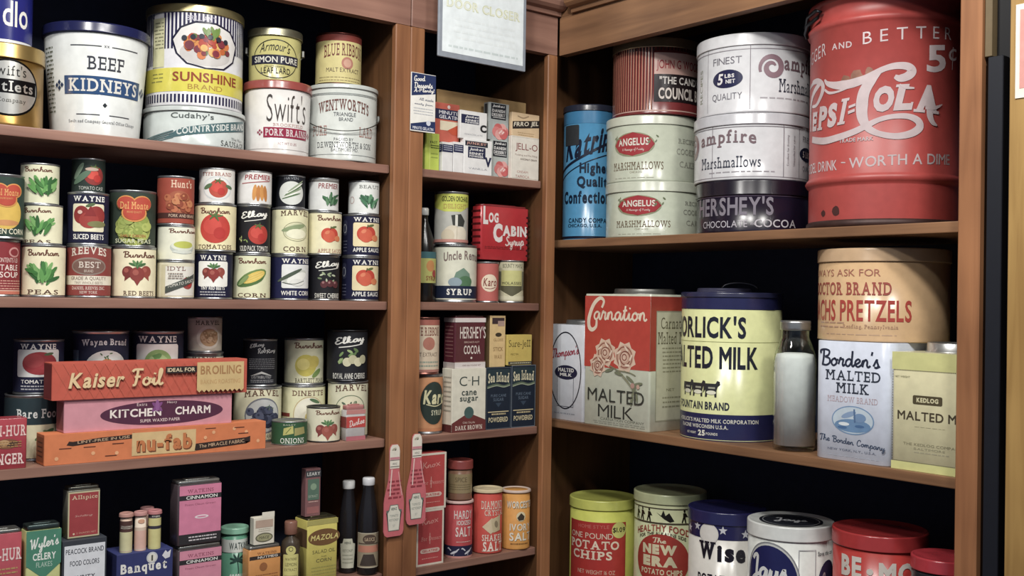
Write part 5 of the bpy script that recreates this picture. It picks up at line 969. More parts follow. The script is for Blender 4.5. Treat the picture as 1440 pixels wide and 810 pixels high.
def f(a):
    a.t('WORCESTER', .22, .76, 1.1, .12, '#e6ddc6', b=.03, shadow=('#7a5a28', .012, -.012)).c(.2, .56, .17, '#e0cfa0').p([(.06, .54), (.2, .62), (.33, .56), (.3, .5), (.12, .49)], '#3a3024').t('IVORY', .22, .38, .84, .12, '#e9e2cc', b=.02, shadow=('#7a5a28', .01, -.01)).t('SALT', .24, .22, .9, .14, '#e9e2cc', b=.03, shadow=('#7a5a28', .012, -.012)).lines(-.2, .5, .07, .13, 1, '#8a5a20', .4, 2)
can('salt_canister', 'orange-yellow salt canister, rightmost of the three', 'canister', M4, 'L', 705, 745, 690, 'L4', '#cf8a30', f, kind='tin', lid='#c9b0a0', lh=.008, fin='paper', off=-.004, lidfin='paper')

# cut-out card of two ketchup bottles fixed to the uprights
TONE[:] = 0.92, 1
r0 = on('L', 569, 690, YL-.006)
zt, zb = on('L', 554, 625, YL-.006).z, on('L', 554, 754, YL-.006).z
hk = zt-zb; sc = hk
r = empty('ketchup_card', 'pair of red cut-out ketchup bottle cards fixed to the upright between the cabinets', 'card', None, (r0.x, YL-.006, zb), 0)
KP = [(.085, 0), (.115, .02), (.128, .06), (.128, .36), (.12, .42), (.075, .60), (.062, .74), (.064, .80), (.066, .93), (.058, .97), (.035, 1.0)]
for k, (px, dz) in enumerate(((554, 0), (585, .024))):
    cx = on('L', px, 690, YL-.006).x-r0.x
    out = [(x*sc, z*sc) for x, z in KP]; out = out+[(-x, z) for x, z in out[::-1]]
    m = MB(); fr = [m.bm.verts.new((cx+x, -.0015-k*.0002, z+dz)) for x, z in out]; bk = [m.bm.verts.new((cx+x, .0015-k*.0002, z+dz)) for x, z in out]
    mi = m.mi(mat('#d0626a', 'paper')); m.face(fr, mi); m.face(bk[::-1], mi)
    for q in range(len(out)): m.face([fr[q], bk[q], bk[(q+1) % len(out)], fr[(q+1) % len(out)]], mi)
    A = Art(sc, hk)
    A.p([(x*.97, z*.995+.002) for x, z in KP[6:]]+[(-x*.97, z*.995+.002) for x, z in KP[6:][::-1]], '#e3dccb').r(-.06, .06, .835, .862, '#c9808a').r(-.062, .062, .825, .832, '#6a5a5a').r(-.058, .058, .755, .762, '#3a3a38').t('HEINZ', 0, .79, .06, .02, '#6a6a66').c(.005, .945, .012, '#2a2622').o(-.01, .95, .03, .012, 20, '#a9a28c')
    A.p([(-.07, .06), (.07, .06), (.088, .26), (.098, .26), (.098, .285), (.066, .29), (.05, .345), (-.05, .345), (-.066, .29), (-.098, .285), (-.098, .26), (-.088, .26)], '#5f6a60').p([(-.064, .067), (.064, .067), (.082, .255), (.06, .283), (.045, .337), (-.045, .337), (-.06, .283), (-.082, .255)], '#dcd8c6')
    A.t('HEINZ', 0, .30, .075, .028, '#55665c', b=.02).t('TOMATO', 0, .225, .11, .026, '#8a9288', b=.01).t('KETCHUP', 0, .18, .12, .026, '#8a9288', b=.01).t('57', 0, .115, .03, .025, '#9aa298').lines(-.09, .09, .40, .62, 5, '#93323c', .45, 5+k)
    A.l([(-.035, .73), (-.05, .55), (-.055, .44)], .014, '#ecc9c0', False).l([(.05, .70), (.075, .55), (.1, .44)], .009, '#e3a8a4', False)
    m.art(A, lambda x, y, q, cx=cx, dz=dz, k=k: (cx+x, -.0015-k*.0002-q, y+dz), None, 'paper'); m.link('bottle_cutout', r)
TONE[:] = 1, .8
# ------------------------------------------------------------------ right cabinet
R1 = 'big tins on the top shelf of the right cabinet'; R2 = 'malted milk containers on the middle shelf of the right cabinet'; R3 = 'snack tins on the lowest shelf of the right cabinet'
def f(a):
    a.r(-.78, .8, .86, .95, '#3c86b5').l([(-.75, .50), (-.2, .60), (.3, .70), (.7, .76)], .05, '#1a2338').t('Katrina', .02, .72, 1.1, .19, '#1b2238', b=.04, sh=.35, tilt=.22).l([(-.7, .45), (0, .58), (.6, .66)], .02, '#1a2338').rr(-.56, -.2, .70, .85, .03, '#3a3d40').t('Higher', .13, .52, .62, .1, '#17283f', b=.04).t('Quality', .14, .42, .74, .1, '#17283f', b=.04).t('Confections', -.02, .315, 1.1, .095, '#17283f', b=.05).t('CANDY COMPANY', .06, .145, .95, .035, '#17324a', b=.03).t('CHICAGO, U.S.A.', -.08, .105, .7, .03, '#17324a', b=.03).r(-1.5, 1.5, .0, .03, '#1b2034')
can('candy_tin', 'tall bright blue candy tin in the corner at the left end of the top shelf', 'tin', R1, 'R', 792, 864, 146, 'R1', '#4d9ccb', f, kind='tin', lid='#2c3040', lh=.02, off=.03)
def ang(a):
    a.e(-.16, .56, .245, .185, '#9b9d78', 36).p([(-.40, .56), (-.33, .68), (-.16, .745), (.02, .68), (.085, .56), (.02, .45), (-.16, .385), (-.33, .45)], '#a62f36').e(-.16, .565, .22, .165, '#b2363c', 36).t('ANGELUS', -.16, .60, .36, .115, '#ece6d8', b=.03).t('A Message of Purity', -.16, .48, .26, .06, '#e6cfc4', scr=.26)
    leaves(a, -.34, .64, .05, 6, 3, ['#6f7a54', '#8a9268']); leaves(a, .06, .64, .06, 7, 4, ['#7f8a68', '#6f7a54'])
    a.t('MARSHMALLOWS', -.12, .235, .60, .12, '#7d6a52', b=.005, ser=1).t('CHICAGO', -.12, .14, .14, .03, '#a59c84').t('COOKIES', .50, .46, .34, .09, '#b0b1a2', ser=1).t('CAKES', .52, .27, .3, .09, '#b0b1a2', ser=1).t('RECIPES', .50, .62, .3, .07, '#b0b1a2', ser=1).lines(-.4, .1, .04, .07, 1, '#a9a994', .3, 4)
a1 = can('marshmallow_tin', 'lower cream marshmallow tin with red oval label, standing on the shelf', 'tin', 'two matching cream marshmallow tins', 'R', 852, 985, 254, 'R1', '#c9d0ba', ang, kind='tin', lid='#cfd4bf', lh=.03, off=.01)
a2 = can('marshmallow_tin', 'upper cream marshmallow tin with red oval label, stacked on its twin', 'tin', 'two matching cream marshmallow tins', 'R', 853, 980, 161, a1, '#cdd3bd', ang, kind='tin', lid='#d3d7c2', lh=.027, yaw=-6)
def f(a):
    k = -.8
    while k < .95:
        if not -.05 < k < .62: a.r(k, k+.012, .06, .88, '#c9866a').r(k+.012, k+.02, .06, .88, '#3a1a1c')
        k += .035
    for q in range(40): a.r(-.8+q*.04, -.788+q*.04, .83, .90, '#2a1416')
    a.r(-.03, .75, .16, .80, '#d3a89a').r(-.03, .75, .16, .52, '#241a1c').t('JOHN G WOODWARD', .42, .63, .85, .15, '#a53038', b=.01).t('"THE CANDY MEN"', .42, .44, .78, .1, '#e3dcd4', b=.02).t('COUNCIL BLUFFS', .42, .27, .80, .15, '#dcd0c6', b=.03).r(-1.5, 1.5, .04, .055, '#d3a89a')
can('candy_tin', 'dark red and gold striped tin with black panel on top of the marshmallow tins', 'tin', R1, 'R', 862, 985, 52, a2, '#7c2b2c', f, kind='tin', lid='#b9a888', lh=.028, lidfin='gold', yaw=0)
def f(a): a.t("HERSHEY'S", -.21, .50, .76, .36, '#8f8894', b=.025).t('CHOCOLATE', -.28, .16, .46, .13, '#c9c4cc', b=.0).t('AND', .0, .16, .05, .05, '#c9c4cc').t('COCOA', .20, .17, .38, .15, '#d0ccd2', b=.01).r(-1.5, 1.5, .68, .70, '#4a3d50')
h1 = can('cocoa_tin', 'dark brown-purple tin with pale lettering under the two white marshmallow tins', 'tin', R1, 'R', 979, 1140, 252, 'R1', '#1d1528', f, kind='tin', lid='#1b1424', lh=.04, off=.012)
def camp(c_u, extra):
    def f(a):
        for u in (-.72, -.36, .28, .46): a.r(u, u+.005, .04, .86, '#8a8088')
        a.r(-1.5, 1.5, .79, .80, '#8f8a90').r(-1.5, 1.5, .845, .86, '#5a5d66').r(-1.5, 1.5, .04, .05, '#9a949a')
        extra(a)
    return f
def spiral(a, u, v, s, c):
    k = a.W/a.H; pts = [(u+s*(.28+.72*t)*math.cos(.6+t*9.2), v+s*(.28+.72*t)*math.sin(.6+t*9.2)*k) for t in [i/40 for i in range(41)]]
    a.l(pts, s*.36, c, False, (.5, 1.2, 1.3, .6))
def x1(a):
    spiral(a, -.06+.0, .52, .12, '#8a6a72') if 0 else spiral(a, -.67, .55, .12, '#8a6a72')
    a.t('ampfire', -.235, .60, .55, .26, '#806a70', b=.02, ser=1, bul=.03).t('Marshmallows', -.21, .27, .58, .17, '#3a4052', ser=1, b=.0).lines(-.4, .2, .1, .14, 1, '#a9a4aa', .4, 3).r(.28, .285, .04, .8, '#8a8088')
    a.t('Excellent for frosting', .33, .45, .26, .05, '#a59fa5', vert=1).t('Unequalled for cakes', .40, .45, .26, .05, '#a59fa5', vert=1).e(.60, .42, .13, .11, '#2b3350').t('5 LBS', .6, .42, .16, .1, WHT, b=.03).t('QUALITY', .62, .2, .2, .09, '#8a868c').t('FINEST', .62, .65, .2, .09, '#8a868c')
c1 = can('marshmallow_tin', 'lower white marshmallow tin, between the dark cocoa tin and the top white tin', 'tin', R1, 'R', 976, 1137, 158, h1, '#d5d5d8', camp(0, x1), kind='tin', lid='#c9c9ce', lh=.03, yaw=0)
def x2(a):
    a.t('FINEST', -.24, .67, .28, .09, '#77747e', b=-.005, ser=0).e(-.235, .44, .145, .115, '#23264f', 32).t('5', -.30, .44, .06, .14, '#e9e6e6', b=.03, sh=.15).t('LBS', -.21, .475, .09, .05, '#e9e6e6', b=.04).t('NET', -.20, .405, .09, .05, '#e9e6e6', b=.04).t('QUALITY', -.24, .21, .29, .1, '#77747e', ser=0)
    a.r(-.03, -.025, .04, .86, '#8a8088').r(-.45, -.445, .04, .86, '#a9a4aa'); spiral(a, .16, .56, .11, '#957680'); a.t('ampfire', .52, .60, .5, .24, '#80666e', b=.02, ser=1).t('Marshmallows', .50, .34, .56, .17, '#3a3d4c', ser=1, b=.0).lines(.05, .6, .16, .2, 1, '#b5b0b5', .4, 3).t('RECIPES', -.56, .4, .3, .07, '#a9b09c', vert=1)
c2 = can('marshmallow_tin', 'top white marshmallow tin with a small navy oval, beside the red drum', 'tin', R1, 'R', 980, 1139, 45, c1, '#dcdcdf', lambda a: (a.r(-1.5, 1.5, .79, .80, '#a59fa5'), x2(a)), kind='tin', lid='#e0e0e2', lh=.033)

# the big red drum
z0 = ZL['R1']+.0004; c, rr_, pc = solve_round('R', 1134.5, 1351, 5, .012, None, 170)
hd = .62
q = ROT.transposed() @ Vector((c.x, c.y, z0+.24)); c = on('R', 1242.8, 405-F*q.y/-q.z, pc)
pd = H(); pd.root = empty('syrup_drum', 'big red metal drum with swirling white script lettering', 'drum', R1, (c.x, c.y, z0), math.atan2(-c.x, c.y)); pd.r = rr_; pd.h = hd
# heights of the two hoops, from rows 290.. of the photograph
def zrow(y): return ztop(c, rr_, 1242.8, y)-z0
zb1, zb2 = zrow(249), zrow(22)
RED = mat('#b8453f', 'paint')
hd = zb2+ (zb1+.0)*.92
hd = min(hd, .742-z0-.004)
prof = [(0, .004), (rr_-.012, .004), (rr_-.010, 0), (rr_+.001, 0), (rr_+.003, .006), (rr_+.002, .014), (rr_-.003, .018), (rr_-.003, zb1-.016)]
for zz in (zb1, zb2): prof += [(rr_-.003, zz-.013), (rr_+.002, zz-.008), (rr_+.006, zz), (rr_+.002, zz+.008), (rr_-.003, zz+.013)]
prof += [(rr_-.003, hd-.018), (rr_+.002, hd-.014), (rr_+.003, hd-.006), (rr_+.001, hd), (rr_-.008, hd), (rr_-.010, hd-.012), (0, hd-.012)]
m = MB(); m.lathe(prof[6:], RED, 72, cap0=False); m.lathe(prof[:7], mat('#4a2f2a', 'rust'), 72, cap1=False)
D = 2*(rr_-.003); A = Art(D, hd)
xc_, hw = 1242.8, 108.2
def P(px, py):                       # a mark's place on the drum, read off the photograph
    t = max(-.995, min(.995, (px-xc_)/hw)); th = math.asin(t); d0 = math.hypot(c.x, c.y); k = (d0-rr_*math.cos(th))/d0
    rr2 = ray(px, py); z = rr2.z*d0*k/math.hypot(rr2.x, rr2.y); return (th/2, (z-z0)/hd)
def pl(pts, w, tap=None, c='#d2bfc0'): A.l([P(1125+x/5.4, 70+y/5.4) for x, y in pts], w/5.4/(2*hw), c, True, tap)
INK = '#d2bfc0'
def txt(s_, x0, y0, x1, y1, h, **k):   # text along a baseline between two places, h its height in rows
    a0, b0 = P(x0, y0), P(x1, y1); hv = h*2*rr_/(2*hw)/hd
    A.t(s_, (a0[0]+b0[0])/2, (a0[1]+b0[1])/2+hv/2, b0[0]-a0[0], hv, k.pop('c', INK), tilt=((b0[1]-a0[1])*hd)/((b0[0]-a0[0])*D), **k)
txt('BIGGER', 1098, 100, 1161, 77, 19, b=.0, gap=.2); txt('AND', 1170, 70, 1198, 66, 9, b=.02, gap=.2); txt('BETTER', 1213, 62, 1332, 56, 17, b=-.004, gap=.42)
txt('5', 1299, 102, 1325, 101, 38, b=.03, ser=1); txt('C', 1329, 86, 1340, 85, 17, b=.03); A.l([P(1334, 98), P(1335, 66)], .008, INK, False)
pl([(75, 620), (70, 520), (72, 420), (95, 330), (150, 250), (140, 240), (95, 250), (60, 300)], 46, (.7, 1.1, 1, .8, .6))
pl([(85, 430), (120, 420), (150, 370), (172, 310), (170, 260), (130, 232), (85, 250)], 38, (.5, .9, 1.2, 1.1, .9))
pl([(188, 225), (215, 255), (290, 268), (380, 258), (480, 225), (560, 180), (640, 140), (720, 120), (800, 125), (835, 160), (800, 200), (745, 215), (710, 200)], 48, (.3, .9, 1.5, 1.4, 1.0, .9, 1.1, 1.3, 1.4, 1.2, .6))
pl([(190, 300), (230, 325), (310, 310), (420, 265)], 22, (.8, 1, .7, .5))
pl([(600, 160), (540, 230), (490, 320), (475, 420), (480, 510), (520, 590), (600, 635), (720, 655), (830, 635), (890, 590), (880, 540), (810, 505), (700, 505), (600, 530), (510, 575), (420, 620), (310, 660), (190, 690), (90, 680)], 62, (.6, 1.2, 1.4, 1.5, 1.3, .9, .7, .75, .9, 1.0, .9, .7, .6, .6, .75, .8, .85, .9, .8))
def lt(s_, x0, y0, x1, y1, h, **k): txt(s_, 1125+x0/5.4, 70+y0/5.4, 1125+x1/5.4, 70+y1/5.4, h/5.4, **k)
lt('E', 92, 618, 134, 612, 150, b=.05, ser=1, sh=.12); lt('P', 134, 612, 215, 600, 185, b=.05, ser=1, sh=.15); lt('S', 215, 596, 292, 575, 185, b=.06, sh=.12); lt('I', 292, 572, 385, 555, 195, b=.05, ser=1, sh=.3)
A.p([P(1125+x/5.4, 70+y/5.4) for x, y in ((378, 425), (428, 405), (428, 425), (378, 445))], INK).p([P(1125+x/5.4, 70+y/5.4) for x, y in ((374, 465), (424, 445), (424, 468), (374, 488))], INK)
lt('O', 558, 480, 708, 462, 195, b=.07, sh=.12); lt('L', 700, 462, 845, 455, 195, b=.06, ser=1, sh=.22); lt('A', 845, 470, 1030, 490, 210, b=.07, ser=1, sh=.1)
pl([(960, 430), (965, 500), (985, 550), (1018, 575)], 44, (1.2, 1.2, .9, .2)); pl([(930, 440), (1000, 440), (1052, 415)], 30, (.8, 1, .2)); pl([(745, 262), (790, 285), (850, 290)], 24, (.5, 1, .5))
txt('TRADE MARK', 1182, 201, 1229, 197, 5.5, b=.02); txt('A DRINK', 1100, 246, 1178, 240, 15, b=.02) if 0 else None
txt('MODEL DRINK', 1108, 247, 1179, 239, 15, b=.01); txt('-', 1185, 229, 1191, 229, 3, b=.03); txt('WORTH A DIME', 1196, 237, 1332, 232, 15, b=.01)
m.art(A, wrap(rr_-.003, rr_-.003, hd), rr_-.003, 'litho')
S = Art(D, hd)                         # worn patches
RQ = random.Random(2)
for (px, py, w_, h_) in ((1205, 108, 16, 9), (1190, 112, 12, 6), (1178, 297, 11, 6), (1160, 300, 8, 4), (1222, 100, 10, 5)):
    u, v = P(px, py); S.p([(u+w_/hw/4*(1+.35*RQ.random())*math.cos(k*.52), v+h_*rr_/hw/hd*(1+.4*RQ.random())*math.sin(k*.52)) for k in range(12)], '#a5705a' if py < 200 else '#5f3634')
S.r(-1.5, 1.5, .0+.002, .03, '#7a5a58')
m.art(S, wrap(rr_-.003, rr_-.003, hd), rr_-.003, 'rust', base=.00015, step=.00005)
m.link('drum_body', pd.root)
# wire handle folded against the drum's upper left
m = MB(); a0 = -1.15
for s in (-1, 1):
    pts = []
mtl = mat('#3c3f44', 'steel')
def on_drum(th, z, o=.006): return ((rr_+o)*math.sin(th), -(rr_+o)*math.cos(th), z)
zt_ = zrow(8)
m.tube([on_drum(-1.42, zt_-.03), on_drum(-1.40, zt_-.005, .01), on_drum(-1.2, zt_+.012, .014), on_drum(-.98, zt_+.018, .012), on_drum(-.9, zt_+.012, .008), on_drum(-.95, zt_+.0, .01), on_drum(-1.2, zt_-.008, .014), on_drum(-1.36, zt_-.022, .012), on_drum(-1.42, zt_-.03)], .0045, mtl, 8)
m.link('wire_handle', pd.root)

# ------------------------------------------------------------------ right cabinet, middle shelf
TONE[:] = 0.9, 1
def f(a): a.ring(.06, .52, .36, .40, .02, '#22232c', 44).t("Thompson's", .06, .70, .62, .14, '#a53a4a', scr=.3, tilt=.15).e(.08, .50, .26, .075, '#23233c').t('MALTED', .08, .525, .36, .04, WHT, b=.03).t('MILK', .08, .475, .28, .035, WHT, b=.03).frame(-.12, .26, .14, .46, .008, '#3a3a44').lines(-.2, .3, .05, .09, 1, '#8a8d95', .3, 3)
tm = box('malted_milk_tin', 'white malted milk tin with a black oval ring, leftmost beside the corner', 'tin', R2, 'R', 762, 822, 455, 'R2', .20, '#d3d7de', f, None, off=.016, fin='litho', rnd=.012, py=520)
cap_round(tm, .015, 0, tm.w*.38, .014, '#b5b8b8')
def cl(a):
    a.r(-.5, .5, .56, .985, '#c03a2c').t('Carnation', -.0, .80, .88, .3, '#e6d3b8', scr=.36, tilt=.0, b=.01, shadow=('#5a1c18', .01, -.008)); 
def cl2(a):
    a.r(-.5, .5, .442, .985, '#bd382b').t('arnation', .05, .855, .82, .115, '#e8d5ba', scr=.25)
    a.l([(-.23, .895), (-.20, .945), (-.26, .968), (-.36, .92), (-.43, .82), (-.43, .75), (-.38, .725), (-.32, .75), (-.31, .80)], .042, '#e8d5ba', True, (.7, .8, 1.1, 1.2, 1.2, .9, .7))
    RR = random.Random(3)
    for (u, v, s_) in ((-.17, .555, .15), (.13, .53, .16), (-.28, .455, .12)):
        k = a.W/a.H
        pts = [(u+s_*(1+.12*((q % 2)*2-1))*math.cos(q*.393), v+s_*k*(1+.12*((q % 2)*2-1))*math.sin(q*.393)) for q in range(16)]
        a.p(pts, '#e0bfa4').c(u, v, s_*.82, '#cfa288').ring(u, v, s_*.7, s_*.7*k, .012, '#8a4a3c').ring(u+.01, v-.005, s_*.46, s_*.44*k, .012, '#7a3d32').c(u, v, s_*.34, '#deb9a0').ring(u, v, s_*.2, s_*.2*k, .012, '#8a4a3c')
        for q in range(5): a.o(u+s_*.6*math.cos(q*1.3), v+s_*.6*k*math.sin(q*1.3), s_*.26, s_*.08, q*74+60, '#ecd3ba', 10)
    a.l([(-.1, .46), (.05, .42), (.22, .33), (.32, .22)], .014, '#7a7a5c').l([(.0, .43), (.2, .42), (.3, .40)], .012, '#7a7a5c').l([(.1, .39), (.25, .30), (.27, .22)], .012, '#8a8a6c')
    for (u, v, g_) in ((-.1, .425, 15), (.05, .405, -10), (.22, .37, -30), (.28, .3, 60), (.32, .25, 100), (.34, .34, 10), (.25, .22, 80)): a.o(u, v, .07, .018, g_, '#6f7458', 10)
    a.c(.26, .325, .03, '#b98a7c', 10).c(.34, .32, .025, '#c9a08c', 10).t('MALTED', .0, .255-.02, .86, .095, '#2c2d28', b=-.004).t('MILK', .0, .125-.01, .54, .095, '#2c2d28', b=-.004).t('CARNATION COMPANY', .1, .055, .66, .02, '#6a6c5c').lines(-.35, .45, .012, .04, 2, '#8a8c7c', .4, 3)
def cs(a): a.r(-.5, .5, .442, .985, '#9f3326').r(-.36, .5, .07, .88, '#8d8c74').r(-.345, .5, .08, .87, '#b9b89c').t('Carnation', .12, .79, .74, .085, '#57523e', ser=1).t('Malted Milk', .1, .68, .84, .09, '#57523e', ser=1).lines(-.22, .45, .42, .62, 7, '#86846a', .35, 3).lines(-.2, .4, .16, .26, 3, '#86846a', .35, 4).t('NET', .0, .3, .2, .02, '#6a684e')
cn = box('malted_milk_tin', 'square red and cream tin with a picture of carnations', 'tin', R2, 'R', 822, 914, 413, 'R2', .17, '#c6cbb4', cl2, cs, off=.012, fin='litho', rnd=.006, py=505)
cap_round(cn, .02, .01, cn.w*.33, .016, '#8d8d88')
def f(a):
    a.r(-1.5, 1.5, .885, .985, '#1f214a').r(-1.5, 1.5, .0, .18, '#1f214a').r(-1.5, 1.5, .665, .668, '#a9ad6c')
    a.t("HORLICK'S", -.325, .765, .93, .15, '#1d1f2c', b=.03).t('MALTED MILK', -.30, .56, 1.13, .15, '#1d1f2c', b=.03).t('FOUNTAIN BRAND', -.33, .235, .64, .055, '#2a2d3a', b=.04)
    for s in (-.49, -.34, -.19): a.p([(s-.075, .385), (s+.045, .385), (s+.06, .405), (s+.085, .40), (s+.09, .38), (s+.065, .365), (s+.055, .34), (s+.055, .295), (s+.035, .295), (s+.03, .335), (s-.035, .335), (s-.045, .295), (s-.065, .295), (s-.06, .345), (s-.085, .32), (s-.08, .37)], '#2a2a2c').e(s+.0, .325, .05, .014, '#e3e2c4').r(s-.03, s+.04, .35, .362, '#9a9a84')
    a.t("HORLICK'S MALTED MILK CORPORATION", -.18, .135, .92, .028, '#c9c8bc', b=.03).t('RACINE WISCONSIN U.S.A.', -.30, .095, .56, .026, '#c9c8bc', b=.03).t('25', -.29, .05, .08, .04, '#dcdacb', b=.05).t('POUNDS', -.18, .047, .12, .018, '#c9c8bc', b=.03).t('NET WEIGHT', -.42, .047, .13, .016, '#c9c8bc', b=.03)
hl = can('malted_milk_tin', 'large round yellow-green tin with navy bands and tall black lettering', 'tin', R2, 'R', 957, 1099, 411, 'R2', '#cdd08b', f, kind='tin', lid='#20223f', lh=.014, off=.012, yaw=0)
cap_round(hl, -.02, .03, hl.r*.55, .012, '#34344a', 'litho', 'friction_lid')
m = MB(); m.tube([(.02+.05*math.cos(math.pi*k/10), .03, hl.h+.010+.018*math.sin(math.pi*k/10)) for k in range(11)], .003, mat('#55555c', 'steel')); m.link('lid_handle', hl.root)
# glass jar of white powder
z0 = ZL['R2']+.0004; c, rj_, pc = solve_round('R', 1087, 1148, 450, .02, None, 550)
hj = ztop(c, rj_*.6, 1117, 451)-z0
jr = empty('powder_jar', 'clear glass jar of white powder with a metal screw lid', 'jar', R2, (c.x, c.y, z0), math.atan2(-c.x, c.y))
gp = [(0, .004), (.9, .0), (.98, .012), (1, .04), (1, .66), (.95, .74), (.78, .82), (.66, .865), (.65, .93)]
inner = [(a*.93, b if b > .03 else .03) for a, b in gp[::-1]]
m = MB(); m.lathe([(a*rj_, b*hj) for a, b in gp], glass('clear_glass', '#f1f5f2'), 56, cap1=False); m.link('glass_body', jr)
m = MB(); m.lathe([(0, .038*hj), (.945*rj_, .042*hj), (.95*rj_, .655*hj), (.92*rj_, .71*hj), (.86*rj_, .74*hj), (.5*rj_, .75*hj), (0, .745*hj)], mat('#f2f2ee', 'paper'), 56); tag(m.link('white_powder', jr), 'white powder filling the jar')
m = MB(); m.lathe([(0, .925*hj), (.69*rj_, .925*hj), (.72*rj_, .93*hj), (.71*rj_, .945*hj), (.72*rj_, .955*hj), (.71*rj_, .97*hj), (.72*rj_, .98*hj), (.70*rj_, hj), (.66*rj_, hj), (.64*rj_, hj-.002), (0, hj-.002)], mat('#a5a6a4', 'steel'), 56); m.link('screw_lid', jr)
def f(a):
    a.t("Borden's", -.02, .86, .78, .15, '#20293c', scr=.27, b=.01).t('MALTED', .02, .715, .70, .085, '#26303f', ser=1, b=.01).t('MILK', .02, .61, .42, .085, '#26303f', ser=1, b=.01).t('MEADOW BRAND', .02, .515, .64, .05, '#b9a4ac', ser=1)
    a.e(.03, .345, .27, .12, '#6d8fb5', 40).e(.03, .345, .255, .11, '#b9cbd8', 40).e(.03, .30, .23, .055, '#5f86b0').o(-.02, .39, .1, .03, 20, '#7d9abf').o(.12, .37, .08, .05, 0, '#6a8cb5').l([(.05, .44), (.06, .33)], .02, '#4a6a94', False).o(-.08, .31, .07, .02, 0, '#dbe5ea').e(.12, .30, .06, .012, '#3f6696').e(-.1, .28, .06, .012, '#3f6696')
    a.t('The Borden Company', .02, .155, .84, .08, '#30405a', scr=.26, tilt=-.05).t('NEW YORK, N.Y., U.S.A.', .02, .09, .62, .022, '#6a7284', b=.02).lines(-.3, .36, .03, .05, 1, '#a5abb8', .3, 3)
bd = box('malted_milk_tin', 'white and blue tin with script lettering and a small blue landscape oval', 'tin', R2, 'R', 1143, 1253, 478, 'R2', .24, '#c9d1e2', f, lambda a: None, off=.012, fin='litho', rnd=.03, py=560)
def f(a): a.r(-.5, .5, 0, .07, '#c9c97a').r(-.5, .5, .86, 1, '#c3c47a').r(-.47, .5, .07, .86, '#cdc698')
def kd(a):
    a.r(-.5, .5, .85, 1, '#cbca7c').r(-.5, .5, .0, .068, '#cfcf7c')
    for q in range(44): a.r(-.48+q*.022, -.468+q*.022, .842, .85, '#5a5638').r(-.48+q*.022, -.468+q*.022, .07, .076, '#5a5638')
    for q in range(34): a.r(-.49, -.483, .08+q*.0225, .092+q*.0225, '#5a5638')
    a.t('NET WEIGHT', -.36, .79, .2, .016, '#7a7656').rr(-.22, .16, .565, .64, .02, '#4a422c').t('KEDLOG', -.03, .602, .28, .04, '#d3cc9c', b=.05).t('MALTED MILK', .07, .465, .98, .075, '#443c2c', b=.02).lines(-.2, .2, .37, .38, 1, '#a9a37c', .4, 3).t('THE KEDLOG COMPANY', .04, .225, .76, .022, '#7f7a5c').t('BALTIMORE', .0, .19, .4, .018, '#8f8a6c').lines(-.2, .25, .15, .17, 1, '#9f9a7c', .4, 3)
kt = box('malted_milk_tin', 'yellow-cream tin with round silver lid against the right upright', 'tin', R2, 'R', 1254, 1364, 494, 'R2', .21, '#cdc698', kd, lambda a: None, off=.012, fin='litho', rnd=.008, py=580)
cap_round(kt, .0, .0, kt.w*.32, .022, '#b5b6b4')
# pretzel tin resting on the two tins
def f(a):
    a.t('ALWAYS ASK FOR', -.40, .735, .76, .075, '#a5604c', b=-.002).t('DOCTOR BRAND', -.33, .565, .78, .14, '#9c463a', b=.02, ser=1).t('BACHS PRETZELS', -.28, .33, .98, .23, '#a8392f', b=.02, ser=0).t('Reading, Pennsylvania', -.10, .155, .42, .055, '#a5785c', ser=1).lines(-.6, -.3, .13, .22, 2, '#b58a6c', .3, 3).lines(-.5, .1, .06, .09, 1, '#b99474', .3, 4)
pz = can('pretzel_tin', 'wide tan pretzel tin with red lettering lying across the two right-hand milk tins', 'tin', R2, 'R', 1149, 1335, 348, bd, '#c0996a', f, kind='tin', lid='#b5926a', lh=.032, off=.012, dy=.04, yaw=0)

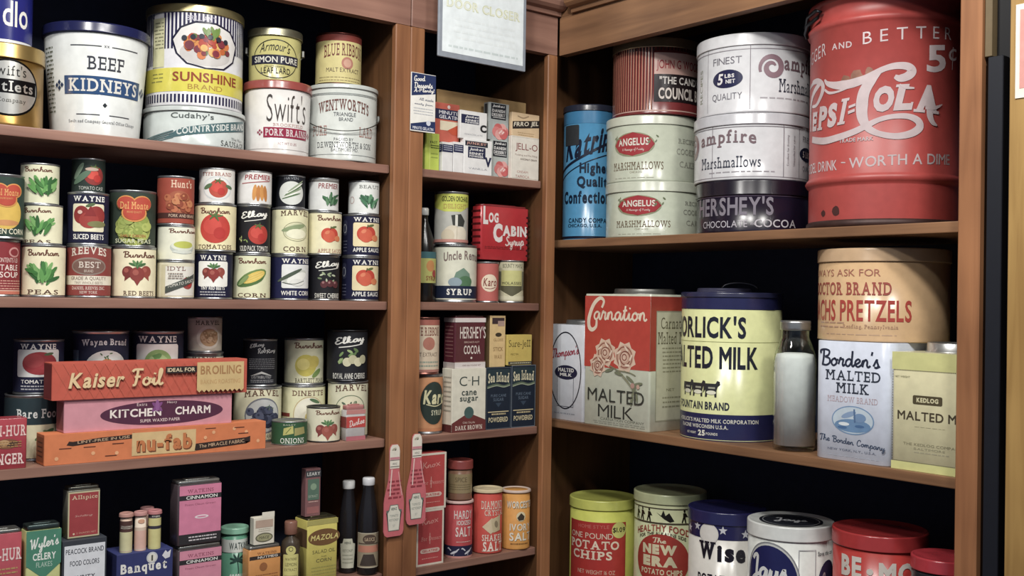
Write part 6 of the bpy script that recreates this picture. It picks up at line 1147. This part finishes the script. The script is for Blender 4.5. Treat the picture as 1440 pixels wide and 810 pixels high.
# ------------------------------------------------------------------ right cabinet, lowest shelf
TONE[:] = 1, 1
def f(a):
    a.r(-.62, .38, .0, .79, '#b5322c').t('HOME STYLE', -.15, .745, .5, .035, '#c9665a', b=.02, tilt=.02).c(.26, .715, .12, '#cfcf6a', 24).t('$1.09', .26, .715, .21, .055, '#2a2420', b=.02).t('ONE POUND', -.2, .655, .72, .055, '#e0cdb4', b=.0).t('POTATO', -.16, .565, .84, .085, '#e6d3ba', b=.03, ser=1).t('CHIPS', -.18, .465, .66, .085, '#e6d3ba', b=.03, ser=1).t('NET WEIGHT 16 OZ', -.1, .3, .6, .04, '#d9b59c')
can('potato_chip_tin', 'yellow potato chip tin with red label panel, leftmost on the lowest shelf', 'tin', R3, 'R', 801, 893, 705, 'R3', '#c9cc4c', f, kind='tin', lid='#bfc24c', lh=.03, off=.06)
def f(a):
    a.r(-1.5, 1.5, .765, .778, '#4a4030').r(-1.5, 1.5, .885, .893, '#4a4030').t('HEALTHY FOOD', -.12, .685, .82, .055, '#a5483a', b=.03, bul=.05).t('FOR THE ALKALINE SIDE', -.12, .645, .70, .028, '#4a4030', b=.02, bul=.045).e(-.12, .47, .40, .215, '#a8382c', 40).t('The', -.14, .635, .2, .045, '#e0d5b0', scr=.3).t('NEW', -.15, .56, .5, .08, '#d9cfa6', b=.08).t('ERA', -.14, .465, .5, .085, '#d9cfa6', b=.08).t('POTATO CHIPS', -.12, .38, .6, .045, '#d9cfa6', b=.03)
    b0 = len(a.P)
    for q, (u, k_) in enumerate(((-.52, 0), (-.42, 0), (-.3, 0), (-.06, 1), (.2, 0), (.34, 0))):
        if k_: a.p([(u-.13, .80), (u-.06, .775), (u-.03, .82), (u, .775), (u+.05, .80), (u+.12, .735), (u+.06, .725), (u-.02, .75)], '#1d1a14')
        else: a.e(u, .815, .014, .012, '#1d1a14', 10).p([(u-.02, .80), (u+.02, .80), (u+.05, .77), (u+.015, .77), (u+.03, .72), (u+.01, .72), (u-.005, .755), (u-.025, .72), (u-.04, .725), (u-.02, .77)], '#1d1a14')
    a.P[b0:] = [([[(x, y+.06*a.H) for x, y in t] for t in P_], c_, (bb[0], bb[1], bb[2]+.06*a.H, bb[3]+.06*a.H), l_, fi) for P_, c_, bb, l_, fi in a.P[b0:]]
    a.e(.42, .725, .05, .03, '#1d1a14').p([(.38, .70), (.46, .70), (.49, .6), (.5, .45), (.46, .2), (.42, .42), (.38, .2), (.36, .45), (.32, .56), (.28, .54), (.34, .63)], '#1d1a14')
can('potato_chip_tin', 'pale green tin with red disc and black athlete figures', 'tin', R3, 'R', 891, 992, 697, 'R3', '#bfc396', f, kind='tin', lid='#b5bb8c', lh=.028, off=.10)
def f(a):
    a.r(-1.5, 1.5, .80, .985, '#232250')
    a.c(-.24, .835, .135, '#d5d2cc', 28).c(-.24, .835, .12, '#dedad2', 28)
    for u, v in ((-.6, .85), (-.05, .87), (.24, .845), (-.42, .88)):
        a.p([(u+(.06 if q % 2 == 0 else .025)*math.sin(q*math.pi/5), v+(.06 if q % 2 == 0 else .025)*math.cos(q*math.pi/5)*a.W/a.H) for q in range(10)], '#c9c9d0')
    a.t('W', -.26, .715, .24, .13, '#1f1c28', b=.07, ser=1).t('i', -.09, .70, .06, .12, '#1f1c28', b=.05).t('s', .035, .69, .12, .10, '#1f1c28', b=.05).t('e', .18, .685, .13, .10, '#1f1c28', b=.05).t('POTATO CHIPS', .0, .5, .8, .08, '#1f1c28', b=.02)
can('potato_chip_tin', 'white tin with dark blue starred top band, third from the left', 'tin', R3, 'R', 967, 1076, 722, 'R3', '#cfcbc2', f, kind='tin', lid='#232350', lh=.034, off=.035)
def f(a):
    a.e(-.25, .61, .37, .275, '#8a8d90', 40).e(-.25, .61, .355, .263, '#c9ccc8', 40).e(-.25, .61, .34, .25, '#23275c', 40).t('Jays', -.27, .67, .52, .25, '#e0e2e0', scr=.36, tilt=.0).t('POTATO CHIPS', -.24, .45, .5, .06, '#d5d8dc', b=.03).frame(.09, .30, .2, .85, .008, '#a9acb0').t('Save this can', .46, .82, .26, .03, '#33343c', b=.02).e(.50, .60, .17, .17, '#3a3f6a', 30).t('Jays', .5, .62, .22, .14, '#d5d8dc', scr=.34)
jy = can('potato_chip_tin', 'white tin with big navy oval and white script, beside the red tins', 'tin', R3, 'R', 1050, 1172, 742, 'R3', '#cfd2cc', f, kind='tin', lid='#cdd0cc', lh=.036, off=.012)
m = MB(); A = Art(2*jy.r, 2*jy.r); A.e(0, .0, .37, .37, '#23262e', 40).ring(0, 0, .33, .33, .012, '#8a8d90').t('Jays', 0, .0, .4, .26, '#b9bcc0', scr=.3)
m.art(A, lambda x, y, q: (x, y, jy.h-.003+q), None, 'litho'); tag(m.link('lid_print', jy.root), 'dark disc with script printed on the lid')
def f(a): a.t('BE', -.32, .795, .26, .13, '#d8cfc4', b=.05).c(-.10, .78, .035, '#d8cfc4').t('MO', .19, .78, .40, .13, '#d8cfc4', b=.05).t('POTATO CHIPS', .0, .5, .8, .1, '#d8cfc4', b=.02)
can('potato_chip_tin', 'red tin with white block lettering, left of the other red-lidded tin', 'tin', R3, 'R', 1169, 1304, 755, 'R3', '#ad2f29', f, kind='tin', lid='#a32b2c', lh=.036, off=.03)
def f(a): a.r(-1.5, 1.5, .0, .90, '#2a2a30').t('PRETZELS', -.2, .6, .7, .14, '#c9c4bc', b=.03)
can('snack_tin', 'dark tin with red lid partly behind the right upright', 'tin', R3, 'R', 1280, 1374, 790, 'R3', '#2a2a30', f, kind='tin', lid='#a52b35', lh=.03, off=.012)
